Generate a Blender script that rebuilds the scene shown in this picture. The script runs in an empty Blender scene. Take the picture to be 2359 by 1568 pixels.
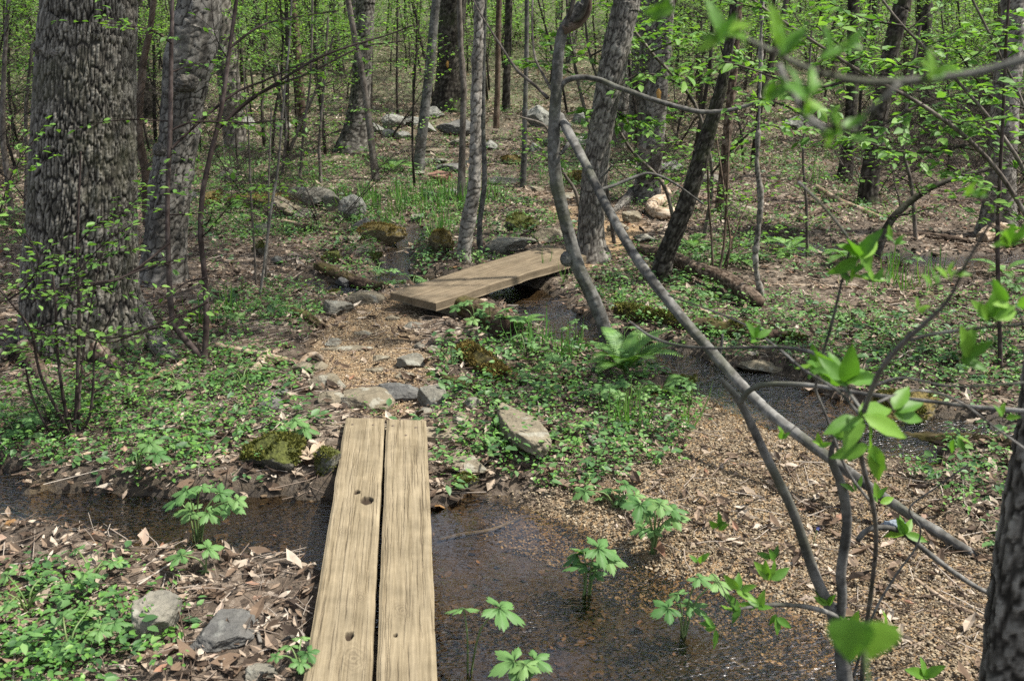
import bpy, math, random
import numpy as np
C = bpy.context.scene.collection
PI = math.pi
RNG = np.random.default_rng(11)

# ------------------------------------------------------------------ camera model (photo pixels 2359 x 1568)
F, CU, CV, CAMH = 2400.0, 1179.5, 784.0, 1.85
TH = math.radians(17.6)
CT, ST = math.cos(TH), math.sin(TH)

def ray(u, v):
    a, b = (u-CU)/F, (CV-v)/F
    return np.array([a, CT+b*ST, -ST+b*CT])
def PY(u, v, Y):
    d = ray(u, v); t = Y/d[1]
    return np.array([d[0]*t, Y, CAMH+d[2]*t])
def PZ(u, v, z):
    d = ray(u, v); t = (z-CAMH)/d[2]
    return np.array([d[0]*t, d[1]*t, z])
def depth(p):
    return p[1]*CT-(p[2]-CAMH)*ST

# ------------------------------------------------------------------ noise
def _h(ix, iy, iz, seed):
    n = (ix*374761393 + iy*668265263 + iz*2147483647 + seed*1274126177) & 0xffffffff
    n = ((n ^ (n >> 13))*1274126177) & 0xffffffff
    n = ((n ^ (n >> 16))*2246822519) & 0xffffffff
    return ((n ^ (n >> 15)) & 0xffffff)/float(0xffffff)
def vnoise(x, y, z=None, seed=0):
    x = np.asarray(x, float); y = np.asarray(y, float)
    z = np.zeros_like(x) if z is None else np.asarray(z, float)
    ix, iy, iz = (np.floor(q).astype(np.int64) for q in (x, y, z))
    fx, fy, fz = x-ix, y-iy, z-iz
    fx, fy, fz = (q*q*q*(q*(q*6-15)+10) for q in (fx, fy, fz))
    r = 0
    for dx in (0, 1):
        for dy in (0, 1):
            for dz in (0, 1):
                w = (fx if dx else 1-fx)*(fy if dy else 1-fy)*(fz if dz else 1-fz)
                r = r+w*_h(ix+dx, iy+dy, iz+dz, seed)
    return r*2-1
def fbm(x, y, z=None, o=3, seed=0):
    r, a, t = 0, 1.0, 0
    for k in range(o):
        s = 2.03**k
        r = r+a*vnoise(x*s, y*s, None if z is None else z*s, seed+k*17); t += a; a *= .5
    return r/t
def worley(x, y, wrap=None, seed=0):
    """F1 and F2 of jittered cells; x wraps every WRAP cells."""
    ix, iy = np.floor(x).astype(np.int64), np.floor(y).astype(np.int64)
    f1 = np.full(x.shape, 9.); f2 = np.full(x.shape, 9.)
    for dx in (-1, 0, 1):
        for dy in (-1, 0, 1):
            cx, cy = ix+dx, iy+dy
            kx = cx % wrap if wrap else cx
            z0 = np.zeros_like(kx)
            px = cx+.1+.8*_h(kx, cy, z0, seed); py = cy+.1+.8*_h(kx, cy, z0+7, seed+5)
            d = np.hypot(px-x, py-y)
            f2 = np.where(d < f1, f1, np.minimum(f2, d)); f1 = np.minimum(f1, d)
    return f1, f2
def sstep(a, b, x):
    t = np.clip((x-a)/(b-a), 0, 1)
    return t*t*(3-2*t)

# ------------------------------------------------------------------ terrain
def base(x, y):
    y = np.asarray(y, float); x = np.asarray(x, float)
    a = np.maximum(0, y-7)
    r = .022*a*a/(a+2)
    b = np.maximum(0, y-21)
    r = r+.115*b*b/(b+8)
    return r+.02*fbm(x*.35, y*.35, seed=3, o=2)*sstep(3, 12, y)*4
def G0(u, v):
    d = ray(u, v); t = .6; step = .1
    while t < 150:
        p = d*t
        if CAMH+p[2] < base(p[0], p[1]): break
        t += step; step *= 1.03
    lo, hi = t-step, t
    for _ in range(26):
        m = (lo+hi)/2; p = d*m
        if CAMH+p[2] < base(p[0], p[1]): hi = m
        else: lo = m
    p = d*hi
    return np.array([p[0], p[1], CAMH+p[2]])
def chain(pts):
    return np.array([[*G0(u, v)[:2], r] for u, v, r in pts])
STREAM = [
 chain([(-500,1110,.3),(-150,1120,.25),(0,1140,.19),(200,1162,.18),(400,1185,.20),(600,1190,.24),(780,1205,.28),(950,1250,.36),(1090,1335,.44),(1250,1450,.46),(1440,1550,.5),(1600,1680,.5),(1700,1800,.5)]),
 chain([(700,640,.12),(800,660,.16),(900,650,.2),(1000,640,.22),(1090,650,.22),(1190,665,.2),(1260,720,.27),(1350,765,.2),(1460,795,.2),(1570,838,.26),(1720,870,.13),(1870,935,.16),(2010,955,.2),(2160,975,.18),(2360,990,.18),(2700,1000,.2)]),
 chain([(965,520,.08),(930,560,.15),(900,600,.17),(900,650,.2)]),
 chain([(1700,540,.12),(1790,548,.25),(1900,575,.3),(2050,590,.3),(2200,600,.2),(2500,590,.2)]),
 chain([(200,470,.25),(320,455,.3),(420,450,.2)]),
]
PATH = [chain([(900,940,.2),(880,870,.26),(850,800,.27),(850,745,.27),(880,700,.2),(930,690,.15)]),
        chain([(1330,600,.25),(1420,560,.25),(1400,520,.3),(1250,440,.35),(1100,410,.35),(1030,400,.4),(1030,370,.4),(1050,330,.5),(1060,280,.5)])]
GRAVEL = [chain([(1720,905,.16),(1740,960,.3),(1760,1050,.42),(1700,1150,.45),(1550,1180,.4),(1400,1210,.3),(1280,1230,.12)]),
          chain([(1760,1050,.4),(1900,1170,.45),(2050,1310,.45),(2200,1450,.42),(2250,1568,.35)]),
          chain([(1500,1250,.25),(1650,1350,.3),(1800,1430,.3)])]
def cdist(ch, x, y):
    """signed distance to a chain of tapered capsules (negative inside)"""
    d = np.full(np.shape(x), 99.)
    for (ax, ay, ar), (bx, by, br) in zip(ch[:-1], ch[1:]):
        ex, ey = bx-ax, by-ay
        t = np.clip(((x-ax)*ex+(y-ay)*ey)/(ex*ex+ey*ey+1e-9), 0, 1)
        d = np.minimum(d, np.hypot(x-ax-t*ex, y-ay-t*ey)-(ar+(br-ar)*t))
    return d
def sdist(chs, x, y, amp=.06):
    x = np.asarray(x, float); y = np.asarray(y, float)
    d = np.minimum.reduce([cdist(c, x, y) for c in chs])
    return d+amp*(fbm(x*4.2, y*4.2, seed=31, o=3)+.9*fbm(x*1.7, y*1.7, seed=37, o=2))
def wl(x, y):
    return base(x, y)-.032
def gz(x, y):
    x = np.asarray(x, float); y = np.asarray(y, float)
    z = base(x, y)
    ds = sdist(STREAM, x, y); dg = sdist(GRAVEL, x, y); dp = sdist(PATH, x, y)
    near = sstep(60, 8, y)
    flat = np.maximum(sstep(.15, -.1, dg), sstep(.12, -.05, dp))*.75
    z = z+(.055*fbm(x*1.3, y*1.3, seed=5, o=3)+.022*fbm(x*7, y*7, seed=8, o=2)*near)*(1-flat)+.012*(1-flat)
    z = z+.02*sstep(.4, .08, ds)*sstep(-.02, .1, ds)*sstep(.2, .6, fbm(x*1.7, y*1.7, seed=77)+.5)
    z = z-.02*sstep(.1, -.2, dg)
    slope = np.where((dg < .35), .45, .07)
    cut = sstep(slope, -.12, ds)
    bed = base(x, y)-.088+.026*fbm(x*9, y*9, seed=41, o=3)
    return z*(1-cut)+bed*cut
def G(u, v):
    p = G0(u, v)
    return np.array([p[0], p[1], float(gz(p[0], p[1]))])
def on(p):
    return np.array([p[0], p[1], float(gz(p[0], p[1]))])

# ------------------------------------------------------------------ mesh builder
class MB:
    def __init__(s): s.v, s.f, s.n, s.uv, s.at = [], [], 0, [], []
    def add(s, v, f, uv=None, at=None):
        v = np.asarray(v, float).reshape(-1, 3)
        for q in (f if isinstance(f, list) and len(f) and isinstance(f[0], np.ndarray) else [np.asarray(f)]):
            if len(q): s.f.append(q+s.n)
        s.v.append(v); s.n += len(v)
        s.uv.append(np.zeros((len(v), 2)) if uv is None else uv)
        s.at.append(np.zeros(len(v)) if at is None else np.asarray(at, float))
        return s
    def inst(s, tv, tf, pos, X, Y, Z, size):
        """copies of template TV,TF at POS with axes X,Y,Z (n,3) and SIZE (n,)"""
        n = len(pos)
        if n == 0: return s
        w = (tv[None, :, 0:1]*X[:, None]+tv[None, :, 1:2]*Y[:, None]+tv[None, :, 2:3]*Z[:, None])*np.asarray(size).reshape(-1, 1, 1)+pos[:, None]
        off = (np.arange(n)*len(tv))[:, None, None]
        fs = [(q[None]+off).reshape(-1, q.shape[1]) for q in tf]
        return s.add(w.reshape(-1, 3), fs)
    def tube(s, P, R, sides=6, cap=True, jitter=0, seed=0):
        P = np.asarray(P, float); R = np.broadcast_to(np.asarray(R, float), (len(P),))
        T = np.gradient(P, axis=0); T /= np.linalg.norm(T, axis=1)[:, None]+1e-9
        ref = np.array([0, 1., 0]) if abs(T[0][1]) < .9 else np.array([1., 0, 0])
        fr = []
        nrm = np.cross(T[0], ref); nrm /= np.linalg.norm(nrm)
        for k in range(len(P)):
            nrm = nrm-T[k]*nrm.dot(T[k]); nrm /= np.linalg.norm(nrm)+1e-9
            fr.append((nrm, np.cross(T[k], nrm)))
        A = np.array([q[0] for q in fr]); B = np.array([q[1] for q in fr])
        th = np.arange(sides)/sides*2*PI
        rr = R[:, None]*np.ones((1, sides))
        if jitter: rr = rr*(1+jitter*vnoise(P[:, :1]*9+np.cos(th)[None]*1.3, P[:, 1:2]*9+np.sin(th)[None]*1.3, P[:, 2:]*9+0*th[None], seed=seed))
        V = P[:, None]+(A[:, None]*np.cos(th)[None, :, None]+B[:, None]*np.sin(th)[None, :, None])*rr[:, :, None]
        m = len(P)
        i = np.arange(m-1)[:, None]*sides; j = np.arange(sides)[None]; j2 = (j+1) % sides
        q = np.stack([i+j, i+j2, i+sides+j2, i+sides+j], -1).reshape(-1, 4)
        L = np.concatenate([[0], np.cumsum(np.linalg.norm(np.diff(P, axis=0), axis=1))])
        uv = np.stack([np.broadcast_to(th/(2*PI)*R.mean()*2*PI, (m, sides)), np.broadcast_to(L[:, None], (m, sides))], -1).reshape(-1, 2)
        s.add(V.reshape(-1, 3), [q], uv)
        if cap:
            s.f.append(np.arange(sides)[None]+s.n-sides); s.f.append(np.arange(sides)[::-1][None]+s.n-m*sides)
        return s
    def build(s, name, mat, parent=None, smooth=True):
        me = bpy.data.meshes.new(name)
        v = np.concatenate(s.v)
        o = bpy.data.objects.new(name, me); C.objects.link(o)
        off = np.zeros(3); p = parent
        while p is not None: off += np.array(p.location); p = p.parent
        v = v-off
        if parent is not None: o.parent = parent
        me.vertices.add(len(v)); me.vertices.foreach_set('co', v.astype(np.float32).ravel())
        loops = np.concatenate([q.ravel() for q in s.f]); tot = np.concatenate([np.full(len(q), q.shape[1]) for q in s.f])
        me.loops.add(len(loops)); me.loops.foreach_set('vertex_index', loops.astype(np.int32))
        st = np.concatenate([[0], np.cumsum(tot)[:-1]])
        me.polygons.add(len(tot)); me.polygons.foreach_set('loop_start', st.astype(np.int32)); me.polygons.foreach_set('loop_total', tot.astype(np.int32))
        uv = np.concatenate(s.uv)
        if np.any(uv):
            l = me.uv_layers.new(name='UVMap'); l.data.foreach_set('uv', uv[loops].astype(np.float32).ravel())
        at = np.concatenate(s.at)
        if np.any(at):
            a = me.attributes.new('ridge', 'FLOAT', 'POINT'); a.data.foreach_set('value', at.astype(np.float32))
        me.polygons.foreach_set('use_smooth', np.full(len(tot), smooth))
        me.update(calc_edges=True); me.validate()
        if mat: me.materials.append(mat)
        return o

def tag(o, label=None, cat=None, group=None, kind=None):
    if label: o['label'] = label
    if cat: o['category'] = cat
    if group: o['group'] = group
    if kind: o['kind'] = kind
    return o
def empty(name, loc, label=None, cat=None, group=None):
    o = bpy.data.objects.new(name, None); C.objects.link(o); o.location = tuple(float(q) for q in loc)
    o.empty_display_size = .1
    return tag(o, label, cat, group)
def dup(root, loc, rotz, scale=1., label=None, group=None):
    r = root.copy(); C.objects.link(r); r.location = tuple(loc); r.rotation_euler = (0, 0, rotz); r.scale = (scale,)*3
    if label: r['label'] = label
    if group: r['group'] = group
    for ch in list(root.children):
        c = ch.copy(); C.objects.link(c); c.parent = r
        for g in ch.children:
            d = g.copy(); C.objects.link(d); d.parent = c
    return r
def smooth_path(P, n):
    P = np.asarray(P, float)
    if len(P) < 3:
        t = np.linspace(0, 1, n)[:, None]; return P[0]*(1-t)+P[-1]*t
    L = np.concatenate([[0], np.cumsum(np.linalg.norm(np.diff(P[:, :3], axis=0), axis=1))])
    Q = np.vstack([2*P[0]-P[1], P, 2*P[-1]-P[-2]])
    out = []
    for s in np.linspace(0, L[-1], n):
        k = min(np.searchsorted(L, s, side='right')-1, len(P)-2)
        t = (s-L[k])/(L[k+1]-L[k]+1e-12)
        p0, p1, p2, p3 = Q[k:k+4]
        out.append(.5*(2*p1+(p2-p0)*t+(2*p0-5*p1+4*p2-p3)*t*t+(3*p1-p0-3*p2+p3)*t**3))
    return np.array(out)
def pix(pts, Y0, Y1=None):
    """[(u,v,width px)] -> world points and radii, the world y running from Y0 to Y1"""
    Y1 = Y0 if Y1 is None else Y1
    q = np.array(pts, float)
    L = np.concatenate([[0], np.cumsum(np.hypot(np.diff(q[:, 0]), np.diff(q[:, 1])))]); L /= L[-1]
    P = np.array([PY(u, v, 1/((1-s)/Y0+s/Y1)) for (u, v), s in zip(q[:, :2], L)])
    R = np.array([w/2*depth(p)/F for w, p in zip(q[:, 2], P)])
    return P, R
def unit(v):
    v = np.asarray(v, float); return v/(np.linalg.norm(v, axis=-1, keepdims=True)+1e-9)

# ------------------------------------------------------------------ leaf templates
LEAF6 = (np.array([[0,0,0],[-.26,.33,.07],[.26,.33,.07],[0,.45,0],[-.2,.7,.04],[.2,.7,.04],[0,1,-.08]]),
         [np.array([[0,3,1],[0,2,3],[4,3,6],[3,5,6]]), np.array([[1,3,4,4],[2,5,3,3]])[:0], np.array([[1,3,4],[2,5,3]])])
LEAF4 = (np.array([[0,0,0],[-.28,.45,.06],[.28,.45,.06],[0,1,-.06]]), [np.array([[0,3,1],[0,2,3]])])
def big_leaf(n=9, w=.21, curl=-.25, fold=.12, wav=.02, seed=0, pk=.75):
    r = np.random.default_rng(seed)
    t = np.linspace(0, 1, n); h = w*np.sin(PI*np.clip(t, 0, 1)**pk)**.9; h[0] = .012; h[-1] = 0.004
    v, f = [], []
    for k in range(n):
        for m, s in enumerate((-1, -.5, 0, .5, 1)):
            v.append([s*h[k], t[k], curl*t[k]**2*.6+fold*abs(s)*h[k]*4*.5+wav*math.sin(t[k]*17+s*3)*abs(s)])
    for k in range(n-1):
        for m in range(4):
            a = k*5+m; f.append([a, a+1, a+6, a+5])
    return np.array(v), [np.array(f)]
BIGL = big_leaf()
def rand_axes(n, rng, tilt=.5, dirs=None):
    """leaf axes: Y the way it points, Z its normal, mostly up"""
    if dirs is None:
        a = rng.uniform(0, 2*PI, n); dirs = np.stack([np.cos(a), np.sin(a), rng.normal(0, tilt*.5, n)], 1)
    Y = unit(dirs)
    Zr = np.stack([rng.normal(0, tilt, n), rng.normal(0, tilt, n), np.ones(n)], 1)
    X = unit(np.cross(Y, Zr)); Z = np.cross(X, Y)
    return X, Y, Z
# ------------------------------------------------------------------ materials
def nt(name):
    m = bpy.data.materials.new(name); m.use_nodes = True
    t = m.node_tree; t.nodes.clear()
    return m, t, t.nodes, t.links
def nd(t, typ, **kw):
    n = t.nodes.new(typ)
    for k, v in kw.items():
        if k.startswith('i_'): n.inputs[int(k[2:]) if k[2:].isdigit() else k[2:].replace('_', ' ')].default_value = v
        else: setattr(n, k, v)
    return n
def ramp(t, stops, fac=None, interp='LINEAR'):
    r = t.nodes.new('ShaderNodeValToRGB'); e = r.color_ramp; e.interpolation = interp
    while len(e.elements) > 1: e.elements.remove(e.elements[-1])
    for k, (p, c) in enumerate(stops):
        q = e.elements[0] if k == 0 else e.elements.new(p)
        q.position = p; q.color = (*c, 1) if len(c) == 3 else c
    if fac is not None: t.links.new(fac, r.inputs[0])
    return r
def noise(t, scale, detail=4, rough=.55, vec=None, stretch=None):
    n = nd(t, 'ShaderNodeTexNoise'); n.inputs['Scale'].default_value = scale; n.inputs['Detail'].default_value = detail; n.inputs['Roughness'].default_value = rough
    if vec is None:
        vec = nd(t, 'ShaderNodeTexCoord').outputs['Object']
    if stretch:
        mp = nd(t, 'ShaderNodeMapping'); mp.inputs['Scale'].default_value = stretch; t.links.new(vec, mp.inputs[0]); vec = mp.outputs[0]
    t.links.new(vec, n.inputs['Vector'])
    return n.outputs['Fac']
def mix(t, fac, a, b, typ='MIX'):
    m = nd(t, 'ShaderNodeMix', data_type='RGBA', blend_type=typ)
    for s, x in ((0, fac), (6, a), (7, b)):
        if isinstance(x, (int, float)): m.inputs[s].default_value = x
        elif isinstance(x, tuple): m.inputs[s].default_value = (*x, 1)
        else: t.links.new(x, m.inputs[s])
    return m.outputs[2]
def fin(t, col, rough=.85, bump=None, bdist=.01, bstr=1., spec=.3, trans=0, tcol=None):
    p = nd(t, 'ShaderNodeBsdfPrincipled')
    if isinstance(col, tuple): p.inputs['Base Color'].default_value = (*col, 1)
    else: t.links.new(col, p.inputs['Base Color'])
    if isinstance(rough, (int, float)): p.inputs['Roughness'].default_value = rough
    else: t.links.new(rough, p.inputs['Roughness'])
    p.inputs['Specular IOR Level'].default_value = spec
    if bump is not None:
        b = nd(t, 'ShaderNodeBump'); b.inputs['Distance'].default_value = bdist; b.inputs['Strength'].default_value = bstr
        t.links.new(bump, b.inputs['Height']); t.links.new(b.outputs[0], p.inputs['Normal'])
    out = nd(t, 'ShaderNodeOutputMaterial'); sh = p.outputs[0]
    if trans:
        tr = nd(t, 'ShaderNodeBsdfTranslucent')
        if tcol is not None: t.links.new(tcol, tr.inputs[0])
        else: t.links.new(col, tr.inputs[0])
        mx = nd(t, 'ShaderNodeMixShader'); mx.inputs[0].default_value = trans
        t.links.new(sh, mx.inputs[1]); t.links.new(tr.outputs[0], mx.inputs[2]); sh = mx.outputs[0]
    t.links.new(sh, out.inputs[0])
def rnd(t): return nd(t, 'ShaderNodeNewGeometry').outputs['Random Per Island']
def attr(t, name): return nd(t, 'ShaderNodeAttribute', attribute_name=name).outputs['Fac']

def leaf_mat(name, stops, trans=.35, rough=.5, spec=.35, warm=(1.15, 1.25, .5)):
    m, t, n, l = nt(name)
    c = ramp(t, stops, rnd(t)).outputs[0]
    fine = noise(t, 9, 2); c = mix(t, .35, c, ramp(t, [(.3, (.55,.6,.5)), (.7, (1.3,1.25,1.1))], fine).outputs[0], 'MULTIPLY')
    tc = mix(t, 1., c, warm, 'MULTIPLY')
    fin(t, c, rough, trans=trans, tcol=tc, spec=spec); return m
def litter_mat(name, stops, trans=.12, rough=.8):
    m, t, n, l = nt(name)
    c = ramp(t, stops, rnd(t)).outputs[0]
    c = mix(t, .4, c, ramp(t, [(.3, (.6,.6,.6)), (.7, (1.3,1.3,1.3))], noise(t, 30, 3)).outputs[0], 'MULTIPLY')
    fin(t, c, rough, trans=trans, spec=.2); return m
def bark_mat(name, dark, mid, pale, moss=None, stretch=(1, .18, 1), scale=22, bd=.012, lich=.25, uv=True):
    """bark from an along-the-stem stretched noise, fissure attribute and lichen blotches"""
    m, t, n, l = nt(name)
    tc = nd(t, 'ShaderNodeTexCoord'); vec = tc.outputs['UV'] if uv else tc.outputs['Object']
    a = noise(t, scale, 6, .65, vec, stretch)
    big = noise(t, 3.5, 4, .6, tc.outputs['Object'])
    r = attr(t, 'ridge')
    ad = nd(t, 'ShaderNodeMath', operation='MULTIPLY_ADD'); l.new(r, ad.inputs[0]); ad.inputs[1].default_value = .85
    sb = nd(t, 'ShaderNodeMath', operation='MULTIPLY_ADD'); l.new(a, sb.inputs[0]); sb.inputs[1].default_value = .7; sb.inputs[2].default_value = -.34
    l.new(sb.outputs[0], ad.inputs[2])
    c = ramp(t, [(.05, dark), (.42, mid), (.85, pale)], ad.outputs[0]).outputs[0]
    c = mix(t, ramp(t, [(.5, (0,0,0)), (.72, (lich,)*3)], big).outputs[0], c, tuple(min(1, q*1.35) for q in pale))
    c = mix(t, ramp(t, [(.28, (.6,)*3), (.5, (0,0,0))], big).outputs[0], c, tuple(q*.6 for q in mid))
    if moss:
        mm = noise(t, 2.3, 5, .65, tc.outputs['Object'])
        c = mix(t, ramp(t, [(.5, (0,0,0)), (.66, (.8,)*3)], mm).outputs[0], c, moss)
    fin(t, c, .9, bump=a, bdist=bd, bstr=.8, spec=.15); return m
def rock_mat(name, a, b, lichen=.3, moss=None, mamt=.5, wet=0):
    m, t, n, l = nt(name)
    co = nd(t, 'ShaderNodeTexCoord').outputs['Object']
    n1 = noise(t, 6, 6, .65, co); n2 = noise(t, 26, 5, .6, co); n3 = noise(t, 55, 3, .5, co)
    c = mix(t, ramp(t, [(.3, (0,0,0)), (.7, (1,1,1))], n1).outputs[0], a, b)
    c = mix(t, .5, c, ramp(t, [(.3, (.5,.5,.5)), (.7, (1.35,1.35,1.35))], n2).outputs[0], 'MULTIPLY')
    li = ramp(t, [(.58, (0,0,0)), (.63, (lichen,)*3)], noise(t, 13, 3, .5, co)).outputs[0]
    c = mix(t, li, c, (.36, .37, .32))
    h = n2
    if moss:
        nz = nd(t, 'ShaderNodeSeparateXYZ'); l.new(nd(t, 'ShaderNodeNewGeometry').outputs['Normal'], nz.inputs[0])
        s = nd(t, 'ShaderNodeMath', operation='MULTIPLY_ADD'); l.new(n1, s.inputs[0]); s.inputs[1].default_value = 2.4
        s2 = nd(t, 'ShaderNodeMath', operation='MULTIPLY_ADD'); l.new(nz.outputs[2], s2.inputs[0]); s2.inputs[1].default_value = .9; s2.inputs[2].default_value = -1.9+mamt
        l.new(s2.outputs[0], s.inputs[2])
        mk = ramp(t, [(.15, (0,0,0)), (.4, (1,1,1))], s.outputs[0]).outputs[0]
        mc = mix(t, ramp(t, [(.35, (0,0,0)), (.65, (1,1,1))], n3).outputs[0], tuple(q*.55 for q in moss), tuple(q*1.3 for q in moss))
        c = mix(t, mk, c, mc); h = mix(t, mk, n2, n3)
    fin(t, c, .35 if wet else .85, bump=h, bdist=.02, bstr=1., spec=.5 if wet else .25); return m

GREEN = [(0, (.045,.12,.024)), (.35, (.072,.18,.035)), (.7, (.105,.24,.045)), (1, (.17,.31,.065))]
M = {}
M['leaf'] = leaf_mat('spring_leaf', [(0, (.08,.18,.035)), (.5, (.13,.27,.055)), (1, (.21,.36,.085))], .45)
M['leaf_far'] = leaf_mat('thicket_leaf', [(0, (.11,.22,.055)), (.5, (.17,.32,.08)), (1, (.26,.42,.12))], .5)
M['herb'] = leaf_mat('herb_leaf', GREEN, .28)
M['herb_dark'] = leaf_mat('dark_herb_leaf', [(0, (.035,.085,.03)), (.6, (.06,.135,.045)), (1, (.10,.19,.06))], .2)
M['palm'] = leaf_mat('lobed_leaf', [(0, (.06,.145,.042)), (.5, (.11,.22,.07)), (1, (.18,.30,.10))], .3, .55, .25)
M['fern'] = leaf_mat('fern_frond', [(0, (.09,.20,.05)), (1, (.15,.29,.065))], .3)
M['grass'] = leaf_mat('grass_blade', [(0, (.06,.17,.03)), (.5, (.09,.22,.045)), (1, (.16,.27,.06))], .3)
M['shrub_leaf'] = leaf_mat('shrub_leaf', [(0, (.07,.17,.025)), (.5, (.10,.23,.035)), (1, (.19,.35,.045))], .45, .45, .25)
M['stem'] = leaf_mat('green_stem', [(0, (.09,.16,.05)), (1, (.13,.17,.06))], 0)
DEAD = [(0, (.033,.024,.018)), (.25, (.085,.059,.041)), (.45, (.165,.115,.077)), (.62, (.26,.195,.14)), (.8, (.345,.28,.21)), (.94, (.45,.39,.315)), (1, (.24,.12,.07))]
M['litter'] = litter_mat('dead_leaf', DEAD)
M['pale_dead'] = litter_mat('pale_dead_leaf', [(0, (.36,.28,.19)), (1, (.44,.35,.25))])
M['gravel'] = litter_mat('shale_chip', [(0, (.04,.031,.022)), (.3, (.12,.092,.06)), (.6, (.225,.177,.115)), (.85, (.34,.275,.185)), (1, (.19,.165,.13))], 0, .9)
M['bedstone'] = litter_mat('bed_stone', [(0, (.03,.022,.016)), (.5, (.075,.055,.038)), (.85, (.13,.095,.06)), (1, (.21,.12,.05))], 0, .6)
M['chips'] = litter_mat('wood_chip', [(0, (.07,.05,.034)), (.3, (.16,.118,.078)), (.65, (.285,.22,.14)), (1, (.41,.33,.22))], 0, .9)
M['twig'] = litter_mat('dead_twig', [(0, (.07,.05,.035)), (.4, (.16,.12,.09)), (.75, (.28,.235,.19)), (1, (.40,.35,.29))], 0, .9)
M['oak'] = bark_mat('oak_bark', (.008,.007,.006), (.085,.077,.063), (.25,.232,.195), (.07,.07,.042), (1, .35, 1), 45, .006, .12)
M['rough'] = bark_mat('rough_bark', (.018,.016,.013), (.085,.077,.065), (.24,.225,.195), None, (1, .3, 1), 40, .01, .35)
M['dark'] = bark_mat('dark_bark', (.012,.010,.008), (.042,.036,.029), (.12,.11,.092), (.045,.055,.022), (1, .22, 1), 35, .012)
M['grey'] = bark_mat('grey_bark', (.034,.03,.025), (.125,.113,.096), (.265,.248,.215), None, (1, .25, 1), 40, .008, .3)
M['pale'] = bark_mat('pale_bark', (.04,.035,.028), (.15,.136,.115), (.30,.28,.245), None, (1, .9, 1), 30, .006, .5)
M['brown'] = bark_mat('brown_bark', (.03,.02,.014), (.085,.06,.042), (.19,.15,.115), None, (1, .15, 1), 45, .012)
M['smooth'] = bark_mat('smooth_bark', (.022,.021,.018), (.080,.077,.069), (.205,.20,.183), (.065,.07,.042), (.4, 1, 1), 55, .004, .45)
M['sapbark'] = bark_mat('sapling_bark', (.03,.025,.02), (.10,.085,.07), (.23,.205,.175), None, (1, .4, 1), 30, .003)
M['redstem'] = bark_mat('reddish_stem', (.02,.014,.012), (.055,.04,.035), (.13,.105,.095), None, (1, .4, 1), 30, .003)
M['drift'] = bark_mat('weathered_wood', (.09,.055,.03), (.26,.19,.125), (.48,.40,.31), None, (1, .08, 1), 55, .008)
M['rotten'] = bark_mat('rotten_wood', (.012,.008,.006), (.04,.026,.018), (.11,.078,.055), (.07,.065,.016), (1, .1, 1), 50, .02)
M['rock_tan'] = rock_mat('tan_rock', (.125,.105,.07), (.215,.185,.13))
M['rock_grey'] = rock_mat('grey_rock', (.115,.11,.09), (.20,.185,.145))
M['rock_dark'] = rock_mat('slate_rock', (.065,.065,.062), (.13,.125,.11), .15)
M['rock_pale'] = rock_mat('pale_rock', (.125,.125,.11), (.235,.235,.205), .4)
M['rock_red'] = rock_mat('red_rock', (.17,.085,.06), (.24,.14,.10), .1)
M['rock_moss'] = rock_mat('mossy_rock', (.06,.057,.045), (.13,.12,.09), .2, (.06,.068,.014), .62)
M['rock_rust'] = rock_mat('rusty_moss_rock', (.09,.075,.045), (.17,.14,.08), .2, (.115,.088,.026), .62)
M['moss'] = litter_mat('moss_tuft', [(0, (.04,.045,.010)), (.5, (.088,.095,.018)), (1, (.155,.155,.032))], .2)
M['rustmoss'] = litter_mat('rusty_moss_tuft', [(0, (.075,.052,.014)), (.5, (.145,.108,.026)), (1, (.21,.165,.045))], .2)
def solid(name, c, r=.6):
    m, t, n, l = nt(name); fin(t, mix(t, .4, c, ramp(t, [(.3, (.6,)*3), (.7, (1.3,)*3)], noise(t, 40, 3)).outputs[0], 'MULTIPLY'), r); return m
M['blaze'] = solid('blaze_paint', (.36,.20,.05)); M['cut'] = solid('cut_wood', (.48,.26,.15), .8)
M['nail'] = solid('rusty_nail', (.10,.075,.055), .5); M['blue'] = solid('bluish_scrap', (.17,.20,.23), .7); M['petal'] = solid('violet_petal', (.20,.22,.55), .5)
M['hole'] = solid('rotten_pocket', (.035,.022,.013), .95)

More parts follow.
